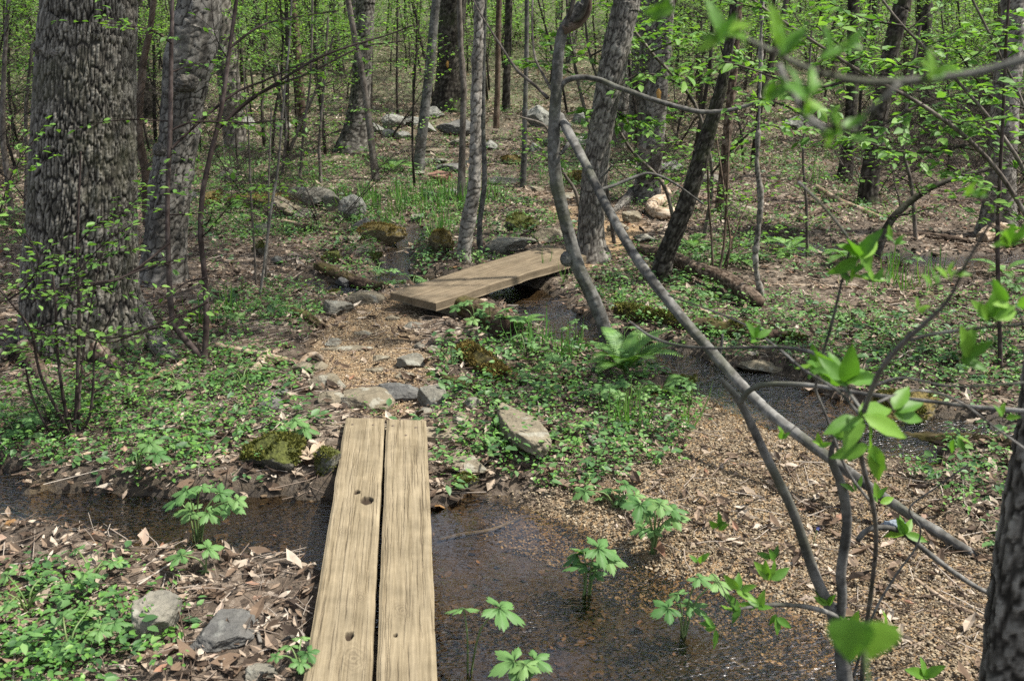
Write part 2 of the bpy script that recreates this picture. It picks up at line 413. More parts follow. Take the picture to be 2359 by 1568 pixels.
def ground_mat():
    m, t, n, l = nt('forest_floor')
    at = nd(t, 'ShaderNodeAttribute', attribute_name='mask'); sp = nd(t, 'ShaderNodeSeparateColor'); l.new(at.outputs['Color'], sp.inputs[0])
    co = nd(t, 'ShaderNodeTexCoord').outputs['Object']
    n1 = noise(t, 2.2, 6, .65, co); n2 = noise(t, 24, 6, .7, co); n3 = noise(t, 90, 4, .7, co)
    v = nd(t, 'ShaderNodeTexVoronoi'); v.inputs['Scale'].default_value = 34; l.new(co, v.inputs['Vector'])
    vc = nd(t, 'ShaderNodeSeparateColor'); l.new(v.outputs['Color'], vc.inputs[0])
    soil = mix(t, ramp(t, [(.35, (0,0,0)), (.65, (1,1,1))], n2).outputs[0], (.030,.023,.017), (.10,.076,.054))
    leafy = ramp(t, [(0, (.05,.037,.027)), (.4, (.14,.105,.075)), (.75, (.28,.22,.165)), (1, (.41,.34,.27))], vc.outputs[0]).outputs[0]
    c = mix(t, ramp(t, [(.38, (0,0,0)), (.62, (.75,)*3)], n1).outputs[0], soil, leafy)
    c = mix(t, sp.outputs[2], c, mix(t, n2, (.045,.055,.026), (.13,.15,.065)))       # far green floor
    tan = ramp(t, [(0, (.12,.075,.04)), (.5, (.29,.195,.105)), (1, (.43,.31,.17))], mix(t, .5, vc.outputs[1], n3)).outputs[0]
    c = mix(t, sp.outputs[0], c, tan)
    bed = ramp(t, [(.28, (.014,.011,.009)), (.45, (.034,.027,.020)), (.6, (.078,.058,.033)), (.76, (.18,.125,.058))], mix(t, .45, n1, n2)).outputs[0]
    c = mix(t, sp.outputs[1], c, bed)
    ro = ramp(t, [(0, (.95,)*3), (1, (.45,)*3)], sp.outputs[1]).outputs[0]
    fin(t, c, ro, bump=mix(t, .5, n2, n3), bdist=.03, bstr=.9, spec=.3); return m
def water_mat():
    m, t, n, l = nt('stream_water')
    co = nd(t, 'ShaderNodeTexCoord').outputs['Object']
    mp = nd(t, 'ShaderNodeMapping'); mp.inputs['Rotation'].default_value = (0, 0, math.radians(24)); mp.inputs['Scale'].default_value = (1, 2.6, 1); l.new(co, mp.inputs[0])
    a = noise(t, 10, 2, .5, mp.outputs[0]); b = noise(t, 34, 1, .5, mp.outputs[0])
    calm = noise(t, 1.6, 2, .5, co)
    h = mix(t, .4, a, b)
    bp = nd(t, 'ShaderNodeBump'); bp.inputs['Distance'].default_value = .04; l.new(h, bp.inputs['Height'])
    l.new(ramp(t, [(.36, (.10,)*3), (.58, (.72,)*3)], calm).outputs[0], bp.inputs['Strength'])
    gl = nd(t, 'ShaderNodeBsdfGlossy'); gl.inputs['Roughness'].default_value = .07; gl.inputs['Color'].default_value = (1,1,1,1); l.new(bp.outputs[0], gl.inputs['Normal'])
    tr = nd(t, 'ShaderNodeBsdfTransparent'); tr.inputs[0].default_value = (.80,.70,.55,1)
    fr = nd(t, 'ShaderNodeFresnel'); fr.inputs[0].default_value = 1.74; l.new(bp.outputs[0], fr.inputs['Normal'])
    mx = nd(t, 'ShaderNodeMixShader'); l.new(fr.outputs[0], mx.inputs[0]); l.new(tr.outputs[0], mx.inputs[1]); l.new(gl.outputs[0], mx.inputs[2])
    o = nd(t, 'ShaderNodeOutputMaterial'); l.new(mx.outputs[0], o.inputs[0]); return m
def plank_mat(name, a, b, pale):
    m, t, n, l = nt(name)
    tc = nd(t, 'ShaderNodeTexCoord'); uv = tc.outputs['UV']
    warp = noise(t, 3, 2, .5, uv); ad = nd(t, 'ShaderNodeVectorMath', operation='MULTIPLY_ADD')
    cb = nd(t, 'ShaderNodeCombineXYZ'); l.new(warp, cb.inputs[0]); l.new(cb.outputs[0], ad.inputs[0]); ad.inputs[1].default_value = (.008,0,0); l.new(uv, ad.inputs[2])
    g = noise(t, 130, 5, .65, ad.outputs[0], (1, .035, 1)); g2 = noise(t, 45, 4, .6, ad.outputs[0], (1, .03, 1)); st = noise(t, 7, 5, .6, uv)
    c = mix(t, ramp(t, [(.34, (0,0,0)), (.62, (1,1,1))], g).outputs[0], a, b)
    c = mix(t, ramp(t, [(.4, (0,0,0)), (.75, (.7,)*3)], g2).outputs[0], c, pale)
    c = mix(t, .6, c, ramp(t, [(.3, (.55,.54,.5)), (.65, (1.2,1.18,1.14))], st).outputs[0], 'MULTIPLY')
    k = attr(t, 'ridge')
    c = mix(t, ramp(t, [(0, (0,0,0)), (1, (1,1,1))], k).outputs[0], c, (.032,.022,.014))
    fin(t, c, .85, bump=mix(t, .3, g, g2), bdist=.003, bstr=.5, spec=.2); return m
M['ground'] = ground_mat(); M['water'] = water_mat()
M['plank'] = plank_mat('weathered_plank', (.125,.099,.06), (.215,.176,.113), (.285,.24,.165))
M['plank_far'] = plank_mat('worn_plank', (.088,.066,.042), (.155,.122,.08), (.215,.175,.12))
M['timber'] = plank_mat('sleeper_timber', (.13,.105,.07), (.24,.205,.15), (.32,.28,.21))
# ------------------------------------------------------------------ ground and water
ys = list(np.arange(-6, 1.6, .3)); y = 1.6
while y < 96:
    ys.append(y); y += max(.016, .0062*y)
ys = np.array(ys); NC = 500
sx = np.linspace(-1, 1, NC)
GX = sx[None]*(.74*np.maximum(ys, 0)+1.7)[:, None]; GY = np.broadcast_to(ys[:, None], GX.shape)
GZ = gz(GX, GY)
ny = len(ys)
def grid_faces(ny, nx):
    i = np.arange(ny-1)[:, None]*nx; j = np.arange(nx-1)[None]
    return np.stack([i+j, i+j+1, i+nx+j+1, i+nx+j], -1).reshape(-1, 4)
gf = grid_faces(ny, NC)
ground = MB().add(np.stack([GX, GY, GZ], -1).reshape(-1, 3), [gf]).build('ground', M['ground'])
tag(ground, 'forest floor of brown soil and leaf mould', kind='structure')
DS = sdist(STREAM, GX, GY)
m_path = np.maximum(sstep(.1, -.12, sdist(PATH, GX, GY))*sstep(12, 8, GY), sstep(.12, -.12, sdist(GRAVEL, GX, GY)))
m_wet = sstep(.12, -.04, DS)
m_far = sstep(11, 26, GY)*.75
col = np.stack([m_path, m_wet, m_far, np.ones_like(m_far)], -1).astype(np.float32)
a = ground.data.color_attributes.new('mask', 'FLOAT_COLOR', 'POINT'); a.data.foreach_set('color', col.ravel())
# water lies in the channels: the sheet follows the fall of the land a little below the banks
keep = (DS < .16).ravel(); ff = gf[keep[gf].any(1)]
used = np.unique(ff); remap = np.full(ny*NC, -1); remap[used] = np.arange(len(used))
WV = np.stack([GX, GY, wl(GX, GY)], -1).reshape(-1, 3)[used]
water = MB().add(WV, [remap[ff]]).build('stream_water', M['water'])
tag(water, 'shallow clear brown stream water with small ripples', kind='structure')

# ------------------------------------------------------------------ plank walkways
def plank(name, NL, NR, FR, FL, thick, mat, parent, seed, nu=120, nv=1000, knots=(), cracks=14, wavy=.003, warp=None):
    NL, NR, FR, FL = (np.array(q, float) for q in (NL, NR, FR, FL))
    s = np.linspace(0, 1, nu); t = np.linspace(0, 1, nv); S, T = np.meshgrid(s, t)
    W = np.linalg.norm(NR-NL); L = np.linalg.norm((FL+FR)/2-(NL+NR)/2)
    X, Yl = S*W, T*L
    edge = wavy*fbm(S*0+np.where(S < .5, 0., 9.), Yl*5, seed=seed)
    Pt = NL*(1-S[..., None])*(1-T[..., None])+NR*S[..., None]*(1-T[..., None])+FR*S[..., None]*T[..., None]+FL*(1-S[..., None])*T[..., None]
    ax = unit(NR-NL); Pt = Pt+ax*(edge*(2*S-1))[..., None]
    g = fbm(X*150+.5*fbm(X*6, Yl*1.2, seed=seed+4), Yl*1.4, seed=seed+1, o=2)
    z = .0006*g+.0012*fbm(X*14, Yl*.5, seed=seed+2)
    dark = np.zeros_like(S); r = np.random.default_rng(seed)
    for k in range(cracks):
        x0, t0, ln = r.uniform(.04, .96)*W, r.uniform(-.1, .95)*L, r.uniform(.1, .55)
        w = r.uniform(.0007, .0013)*(1.7 if k % 9 == 0 else 1)
        xc = x0+.004*fbm(Yl*1.3, Yl*0+k, seed=seed+9)+.0014*vnoise(Yl*26, Yl*0+k*3, seed=seed+5)
        along = sstep(0, .08, Yl-t0)*sstep(0, .1, t0+ln-Yl)
        c = np.exp(-((X-xc)/(w*along+1e-5))**2)*(along > .05)*along
        dark = np.maximum(dark, c*.6); z = z-.0026*c
    for kx, kt, kr, deep in knots:
        dx, dy = X-kx*W, Yl-kt*L
        d = np.hypot(dx*1.2, dy*.75)+.35*kr*fbm(X*60, Yl*60, seed=seed+3)
        k = sstep(kr*1.05, kr*.75, d)
        if deep: dark = np.maximum(dark, k*1.); z = z-.016*k
        else:
            ring = .5+.5*np.cos(np.clip(d/kr, 0, 2.4)*14); dk = sstep(kr*2.3, 0, d); dark = np.maximum(dark, .4*ring*dk); z = z-.0012*ring*dk
    e = np.minimum(np.minimum(X, W-X), np.minimum(Yl, L-Yl)); z = z-.006*sstep(.011, 0, e)
    Pt[..., 2] += z
    if warp is not None: Pt[..., 2] += warp(S, T)
    b = MB(); uv = np.stack([X+seed*.37, Yl+seed*.11], -1).reshape(-1, 2)
    b.add(Pt.reshape(-1, 3), [grid_faces(nv, nu)], uv, dark.ravel())
    ring = np.concatenate([np.arange(nu), np.arange(1, nv)*nu+nu-1, (nv-1)*nu+np.arange(nu-2, -1, -1), np.arange(nv-2, 0, -1)*nu])
    top = Pt.reshape(-1, 3)[ring]; m = len(ring); rows = 5
    V, D, U = [], [], []
    for q in range(rows):
        f = q/(rows-1); v = top.copy(); v[:, 2] -= thick*f
        n = .0025*fbm(top[:, 0]*14, top[:, 1]*14, np.full(m, f*6.), seed=seed+6)*math.sin(PI*min(1, f+.02)); v[:, :2] += n[:, None]; V.append(v)
        D.append(.2*sstep(.1, .6, fbm(top[:, 0]*9, top[:, 1]*9, np.full(m, f*9.), seed=seed+8))); U.append(np.stack([uv[ring][:, 0]+thick*f+.3, uv[ring][:, 1]+uv[ring][:, 0]], -1))
    i = np.arange(rows-1)[:, None]*m; j = np.arange(m)[None]; j2 = (j+1) % m
    q = np.stack([i+j, i+m+j, i+m+j2, i+j2], -1).reshape(-1, 4)
    b.add(np.concatenate(V), [q], np.concatenate(U), np.concatenate(D)+1e-4)
    b.f.append(np.arange(m)[None]+b.n-m)
    return b.build(name, mat, parent)
ZB = .10
near_bridge = empty('plank_walkway', (*PZ(885, 962, 0)[:2], ZB), 'weathered two-plank walkway in front, laid over the stream with a dark gap between its boards', 'footbridge', 'plank walkways over the stream')
q = lambda u, v, z=ZB: PZ(u, v, z)
plank('plank', q(668,1745), q(846,1745), q(886,962), q(797,960), .048, M['plank'], near_bridge, 3, knots=((.72,.63,.03,True),(.50,.66,.016,True),(.70,.185,.04,False),(.62,.235,.018,True),(.3,.52,.022,False),(.75,.33,.02,False)), cracks=80)
plank('plank', q(859,1750), q(1016,1750), q(982,966), q(891,964), .048, M['plank'], near_bridge, 8, knots=((.42,.30,.026,False),(.30,.24,.009,True),(.94,.61,.02,False),(.5,.86,.02,False)), cracks=80)
def nailhead(p, parent, r=.006):
    b = MB(); n = 10; th = np.arange(n)/n*2*PI
    ring = lambda rr, z: np.stack([p[0]+rr*np.cos(th), p[1]+rr*np.sin(th), np.full(n, p[2]+z)], 1)
    b.add(np.concatenate([ring(r, -.004), ring(r, .0022), ring(r*.75, .0034), ring(r*.2, .0026)]), [np.stack([np.arange(n)+k*n, (np.arange(n)+1) % n+k*n, (np.arange(n)+1) % n+k*n+n, np.arange(n)+k*n+n], 1) for k in range(3)])
    b.f.append(np.arange(n)[None]+3*n); b.build('nail', M['nail'], parent)
for u, v in ((812,978),(860,979),(905,981),(958,985),(935,1003)): nailhead(q(u, v), near_bridge)
# sleeper under the far end: an old squared timber across the path
s0, s1 = G(640, 1000), G(1075, 1018)
zt = ZB-.052
def beam(name, p0, p1, w, h, ztop, mat, parent, seed):
    p0, p1 = np.array(p0), np.array(p1); d = unit(np.array([p1[0]-p0[0], p1[1]-p0[1], 0])); n = np.array([-d[1], d[0], 0])
    A = p0.copy(); B = p1.copy(); A[2] = B[2] = ztop
    return plank(name, A-n*w/2, A+n*w/2, B+n*w/2, B-n*w/2, h, mat, parent, seed, nu=26, nv=180, cracks=8, wavy=.008)
beam('crossbeam', s0, s1, .11, .13, zt, M['timber'], near_bridge, 21)
# far walkway
a2, b2, c2, d2 = (PZ(u, v, .115) for u, v in ((899,672),(1004,697),(1350,588),(1262,562)))
far_bridge = empty('plank_walkway', ((a2+b2)/2-np.array([0,0,.1])), 'shorter far plank walkway angled toward the crooked tree, with worn grey-brown top', 'footbridge', 'plank walkways over the stream')
mid = lambda p, r, f: p+(r-p)*f
wv = lambda S, T: .012*np.sin(PI*np.clip(T*1.15, 0, 1))*T+.0*S
plank('plank', a2, mid(a2, b2, .47), mid(d2, c2, .47), d2, .045, M['plank_far'], far_bridge, 33, nu=50, nv=300, cracks=10, wavy=.008, warp=wv)
plank('plank', mid(a2, b2, .475), b2, c2, mid(d2, c2, .475), .05, M['plank_far'], far_bridge, 37, nu=50, nv=300, cracks=12, wavy=.012, warp=wv)
bm0, bm1 = mid(a2, d2, .13), mid(b2, c2, .13)
beam('crossbeam', bm0-np.array([.05,0,0]), bm1+np.array([.03,0,0]), .10, .10, .064, M['timber'], far_bridge, 41)
# ------------------------------------------------------------------ rocks
import bmesh
_bm = bmesh.new(); bmesh.ops.create_icosphere(_bm, subdivisions=5, radius=1)
ICO = np.array([v.co[:] for v in _bm.verts]); ICOF = np.array([[v.index for v in f.verts] for f in _bm.faces]); _bm.free()
def rock(u, v, w, label, mat='rock_grey', h=.5, d=.75, rot=0, seed=0, name='rock', cuts=13, sink=.3, moss=None, tilt=0, top=None, group='stones along the stream and trail', rough=.08, mossn=900, lift=0):
    p = G(u, v+w*h*.22); D = depth(p); sx_ = w/2*D/F*1.04
    r = np.random.default_rng(seed+100)
    V = ICO.copy()
    for k in range(cuts):
        n = unit(r.normal(0, 1, 3)*np.array([1, 1, .75])); o = r.uniform(.5, .86)
        V = V-np.maximum(0, V@n-o)[:, None]*n
    if top is not None: V[:, 2] = np.minimum(V[:, 2], top+.08*V[:, 0]*r.uniform(-1, 1))
    V = V*(1+.10*fbm(V[:, 0]*1.6, V[:, 1]*1.6, V[:, 2]*1.6, seed=seed, o=2)+rough*fbm(V[:, 0]*6, V[:, 1]*6, V[:, 2]*6, seed=seed+3, o=3))[:, None]
    V = V/np.abs(V[:, 0]).max()
    V = V*np.array([1, d, h*1.05])*sx_
    c, s = math.cos(tilt), math.sin(tilt); V = np.stack([V[:, 0]*c-V[:, 2]*s, V[:, 1], V[:, 0]*s+V[:, 2]*c], 1)
    c, s = math.cos(rot), math.sin(rot); V = np.stack([V[:, 0]*c-V[:, 1]*s, V[:, 0]*s+V[:, 1]*c, V[:, 2]], 1)
    loc = p+np.array([0, d*sx_*.25, sx_*h*(1-2*sink)+lift])
    root = empty(name, loc, label, 'rock', group)
    MB().add(V+loc, [ICOF]).build('stone', M[mat], root) if moss else None
    if moss:
        tri = V[ICOF]; nn = unit(np.cross(tri[:, 1]-tri[:, 0], tri[:, 2]-tri[:, 0])); cen = tri.mean(1)
        wt = np.clip(nn[:, 2]+.15, 0, 1)*(fbm(cen[:, 0]*5/sx_*.4, cen[:, 1]*5/sx_*.4, cen[:, 2]*2/sx_, seed=seed+8) > .02)
        k = r.choice(len(wt), mossn, p=wt/wt.sum()); n = len(k)
        pos = cen[k]+loc+r.normal(0, .003, (n, 3)); Y = unit(nn[k]+r.normal(0, .55, (n, 3))); X = unit(np.cross(Y, r.normal(0, 1, (n, 3)))); Z = np.cross(X, Y)
        MB().inst(*LEAF4, pos, X, Y, Z, r.uniform(.006, .014, n)*min(1.5, sx_/.16+.5)).build('moss', M[moss], root)
    else:
        bpy.data.objects.remove(root)
        o = MB().add(V+loc, [ICOF]).build(name, M[mat]); tag(o, label, 'rock', group)
        root = o
    return root
R = rock
R(822,930,170,'broad flat olive-tan rock just beyond the far end of the front planks','rock_tan',.34,.8,0,1,cuts=5,sink=.36)
R(757,893,92,'small ridged tan rock left of the stepping stones above the front planks','rock_tan',.42,.7,.1,2)
R(908,915,132,'dark slaty flat rock behind the olive-tan stone at the plank end','rock_dark',.30,.8,-.3,3,cuts=7)
R(1003,932,78,'pyramid-shaped grey stone right of the plank end','rock_grey',.75,.9,.2,4,sink=.25)
R(1086,952,52,'grey blocky stone at the right edge of the stepping stones','rock_grey',.6,.9,0,5)
R(947,837,76,'grey-tan wedge stone on the right side of the chip path','rock_grey',.55,.8,.4,6,sink=.25)
R(880,830,46,'little flat tan stone in the middle of the chip path','rock_tan',.35,.7,0,7)
R(868,857,52,'thin flat flake of stone lying low on the chip path','rock_tan',.16,.6,.1,8)
R(800,804,128,'long thin bar of rock lying across the chip path','rock_tan',.09,.28,.05,9,cuts=3)
R(772,714,80,'greenish grey boulder at the left corner of the chip path','rock_grey',.50,.85,0,10,cuts=5)
R(840,690,95,'rounded tan boulder touching the near corner of the far walkway','rock_tan',.36,.8,.2,11,cuts=4)
R(950,752,48,'pale grey square stone beside moss right of the chip path','rock_grey',.35,.9,0,12)
R(1000,806,40,'pale small stone half hidden by leaves right of the path','rock_tan',.7,.8,0,13)
R(614,1072,168,'big wedge of dark mossy rock at the edge of the left stream','rock_moss',.42,.75,-.1,14,moss='moss',mossn=2600,sink=.22,cuts=8)
R(757,1095,66,'small dark mossy rock touching the left side of the front planks','rock_moss',.85,.9,0,15,moss='moss',mossn=900,sink=.2)
R(1072,1108,58,'tiny moss-capped stone at the waterline right of the front planks','rock_moss',.75,.9,0,16,moss='moss',mossn=900,sink=.2)
R(1078,1080,112,'flat tan stone behind the moss-capped stone right of the planks','rock_tan',.32,.7,.1,17)
R(1206,1008,320,'long pale tan slab leaning among low herbs right of the walkway','rock_tan',.26,.30,-1.33,18,cuts=6,sink=.16,tilt=.05,top=.42)
for k, (u, v, w, mt, lb) in enumerate(((760,945,70,'rock_tan','low tan stone left of the olive-tan rock'),(975,965,52,'rock_grey','small grey stone at the right corner of the plank end'),(1040,925,40,'rock_tan','little tan stone right of the pyramid-shaped stone'),(930,870,44,'rock_tan','half-buried tan stone above the dark slaty rock'),(840,770,46,'rock_tan','half-buried stone in the upper chip path'),(770,790,60,'rock_grey','grey stone on the left edge of the chip path'),(965,800,44,'rock_grey','grey stone above the grey-tan wedge stone'),(905,735,36,'rock_tan','tan pebble-like stone below the far walkway'),(740,850,56,'rock_tan','flat tan stone left of the thin flake on the path'),(1060,985,60,'rock_tan','tan slab beside the right end of the sleeper timber'))):
    R(u, v, w, lb, mt, .3, .8, k*.9, 260+k, sink=.3)
R(1030,1012,100,'flat stone tucked under the right end of the sleeper timber','rock_tan',.22,.5,0,19)
R(360,1450,118,'lichen-spotted humped grey rock in leaf litter left of the front planks','rock_grey',.9,.95,.3,20,sink=.12,cuts=10)
R(513,1485,142,'flat dark grey rock with a notched edge left of the front planks','rock_dark',.34,1.0,-.2,21,cuts=9,top=.55,sink=.12)
R(592,1570,90,'grey stone at the very bottom edge left of the front planks','rock_grey',.4,.8,0,22)
R(625,952,70,'dark slate stone among herbs left of the sleeper timber','rock_dark',.5,.9,.2,23)
R(643,921,44,'small bluish dark stone left of the ridged tan rock','rock_dark',.4,.9,0,24)
R(700,852,60,'pale tan stone among roots left of the chip path','rock_tan',.3,.8,.3,25)
R(1165,572,100,'rounded grey boulder behind the far walkway','rock_grey',.48,.8,.1,26,cuts=4,sink=.22)
R(1266,550,76,'tan boulder behind the far walkway beside the crooked tree','rock_tan',.48,.8,0,27,cuts=6,sink=.22)
R(1218,557,44,'small grey stone between the two boulders behind the far walkway','rock_grey',.6,.8,0,28)
R(880,550,116,'rust-mossy flat block over the small waterfall','rock_rust',.42,.6,-.12,29,moss='rustmoss',sink=.18,cuts=6,mossn=1500)
R(1020,578,66,'triangular rust-mossy rock left of the pale birch-like sapling','rock_rust',.95,.8,.4,30,moss='rustmoss',sink=.2,mossn=1000)
R(838,525,56,'dark knobby stone standing behind the rust-mossy block','rock_dark',.8,.7,0,31,sink=.2)
R(735,468,82,'long grey boulder, larger of the pair beyond the far walkway','rock_grey',.62,.8,-.35,32,cuts=8,sink=.2)
R(810,490,66,'upright pale grey boulder beside the long grey one','rock_pale',.95,.8,.1,33,sink=.2,cuts=8)
R(770,478,50,'middle grey stone wedged between two boulders','rock_grey',.9,.8,.1,133,sink=.2,cuts=8)
R(657,493,74,'tan slab tilted over a dark hollow in the left middle distance','rock_tan',.28,.7,-.3,34,sink=.02,tilt=-.35,lift=.06)
R(598,585,34,'moss ball of a stone in the leaf litter beyond the big trunk','rock_moss',1.0,.9,0,35,moss='moss',mossn=900,sink=.15)
R(630,466,120,'low rust-mossy ledge at the water left of the boulders','rock_rust',.2,.5,0,36,moss='rustmoss',mossn=1300)
R(1052,302,96,'ridged slate outcrop at the top of the wet stone path','rock_dark',.45,.8,-.2,37,cuts=10,sink=.2)
for k, (u, v, w, mt, ms, lb) in enumerate(((560,475,90,'rock_rust','rustmoss','rust-mossy hump left of the tilted tan slab'),(485,462,80,'rock_rust','rustmoss','dark rust-mossy hump by the left water'),(690,455,60,'rock_grey',None,'low grey stone behind the tilted tan slab'),(1335,412,80,'rock_rust','rustmoss','rust-mossy mound behind the crooked tree'),(1205,515,110,'rock_moss','moss','low mossy slab behind the two boulders of the far walkway'),(1010,540,40,'rock_dark',None,'dark stone overhanging the water right of the rust-mossy block'),(960,505,40,'rock_grey',None,'grey stone in grass behind the rust-mossy block'),(940,560,46,'rock_tan',None,'upright tan stone at the right end of the rust-mossy block'),(870,655,44,'rock_tan',None,'thin tan stone leaning at the hollow beside the far walkway'),(790,640,60,'rock_dark',None,'dark stone under the leafy clump'),(1075,455,46,'rock_grey',None,'grey stone behind the birch-like sapling foot'),(1130,340,50,'rock_pale',None,'pale stone right of the slate outcrop'),(1180,375,54,'rock_rust','rustmoss','mossy stone behind the thin straight sapling'),(1275,335,60,'rock_grey',None,'grey block left of the leaning pole top'),(1640,420,60,'rock_grey',None,'grey stone behind the top of the dark leaning trunk'),(700,500,60,'rock_grey',None,'low grey stone below the long grey boulder'),(860,590,40,'rock_moss','moss','small mossy stone at the foot of the rust-mossy block'),(765,600,50,'rock_moss','moss','mossy stone in the seep left of the leafy clump'),(920,600,40,'rock_dark',None,'dark wet stone in the channel above the far walkway'),(640,600,44,'rock_grey',None,'grey stone in litter right of the moss ball'),(815,560,44,'rock_tan',None,'tan stone left of the rust-mossy block'),(1090,500,50,'rock_moss','moss','mossy stone right of the birch-like sapling'),(770,660,44,'rock_moss','moss','mossy stone above the rounded tan boulder'),(450,440,50,'rock_dark',None,'dark stone at the left water right of the knobbly tree'),(530,410,60,'rock_grey',None,'grey stone in the green strip right of the knobbly tree'),(610,530,50,'rock_grey',None,'flat grey stone in litter left of the pale whip stem'))):
    R(u, v, w, lb, mt, .45, .75, k*1.3, 160+k, sink=.2, moss=ms, mossn=700)
R(1085,292,60,'flat tan block on top of the slate outcrop','rock_tan',.3,.8,0,38,sink=.05)
R(1053,332,54,'flat dark stone below the slate outcrop','rock_grey',.28,.8,0,39,sink=.15)
R(1018,420,62,'reddish stone beside the wet stone path','rock_red',.55,.8,0,40,sink=.2)
R(1038,452,40,'small pale stone in grass below the reddish stone','rock_pale',.5,.8,0,41)
for k, (u, v, w, mt, lb) in enumerate(((1000,372,62,'rock_grey','upper grey slab set in the wet trail'),(1040,392,70,'rock_dark','dark wet slab in the middle of the trail water'),(990,350,40,'rock_tan','tan step stone at the left of the wet trail'),(1075,376,44,'rock_grey','grey step stone at the right of the wet trail'),(960,402,44,'rock_grey','grey stone at the foot of the slim leaning trunk'),(1075,408,40,'rock_tan','pale tan stone at the bottom of the wet trail'))):
    R(u, v, w, lb, mt, .25, .8, k, 50+k, sink=.25)
R(1170,420,90,'long flat grey stone right of the birch-like sapling','rock_grey',.24,.6,.1,60)
R(1235,437,50,'tan flat stone at the foot of a thin trunk on the trail','rock_tan',.25,.7,0,61)
R(1300,455,74,'flat stepping stone behind the crooked tree','rock_tan',.22,.7,0,62)
R(1390,500,56,'tan stone on the far side of the pale rough trunk','rock_tan',.6,.8,0,63)
R(1455,507,50,'tan angular stone before the curled driftwood root','rock_tan',.7,.8,.2,64,sink=.2)
R(1420,527,56,'orange-tan squared stone behind the leaning pole','rock_tan',.4,.8,0,65)
R(1485,552,60,'flat grey stone between the leaning pole and dark leaning trunk','rock_grey',.3,.8,0,66)
R(1150,528,50,'flat tan stone in the grass behind the far walkway','rock_tan',.3,.8,0,67)
R(1247,284,74,'big pale lichen boulder in the background left of the crooked tree','rock_pale',.62,.8,0,68,sink=.2)
R(1230,345,34,'pale pointed stone behind the thin middle trunk','rock_pale',.8,.8,0,69)
R(1350,330,70,'pale boulder behind the leaning pole top','rock_pale',.5,.8,0,70)
R(1545,385,80,'pale broken rock right of the blazed dark trunk','rock_pale',.45,.8,0,71)
for k, (u, v, w) in enumerate(((860,300,60),(905,288,70),(950,282,56),(980,300,50),(895,318,40),(1000,268,50),(925,322,44),(1290,300,60),(1340,280,60),(560,290,60),(650,300,50))):
    R(u, v, w, 'pale broken boulder in the stony rubble bank far behind the trunks', 'rock_pale', .55, .8, k, 80+k, sink=.22, group='pale rubble boulders')
R(1762,832,140,'long flat tan stone on the right bank behind the leaning pole','rock_tan',.20,.45,-.08,91)
R(1588,858,78,'mossy stone sitting in the brown pool under the leaning pole','rock_moss',.42,.8,0,92,moss='moss',sink=.25,mossn=700)
R(1668,852,50,'small dark stone at the edge of the brown pool','rock_dark',.5,.8,0,93)
R(1890,872,70,'pale tan pointed stone by the dark bank at right','rock_tan',.45,.6,-.5,94,tilt=-.3,sink=.15)
R(2095,925,190,'large mossy ledge over the stream on the right','rock_rust',.36,.6,-.12,95,moss='moss',sink=.15,mossn=1800)
R(2215,975,60,'dark wet stone in the stream at far right','rock_dark',.5,.8,0,96)
R(1700,500,90,'olive-tan boulder behind the dark leaning trunk','rock_tan',.6,.8,0,97)
R(1850,285,110,'grey boulder far back at right behind the thicket','rock_pale',.45,.8,0,98)
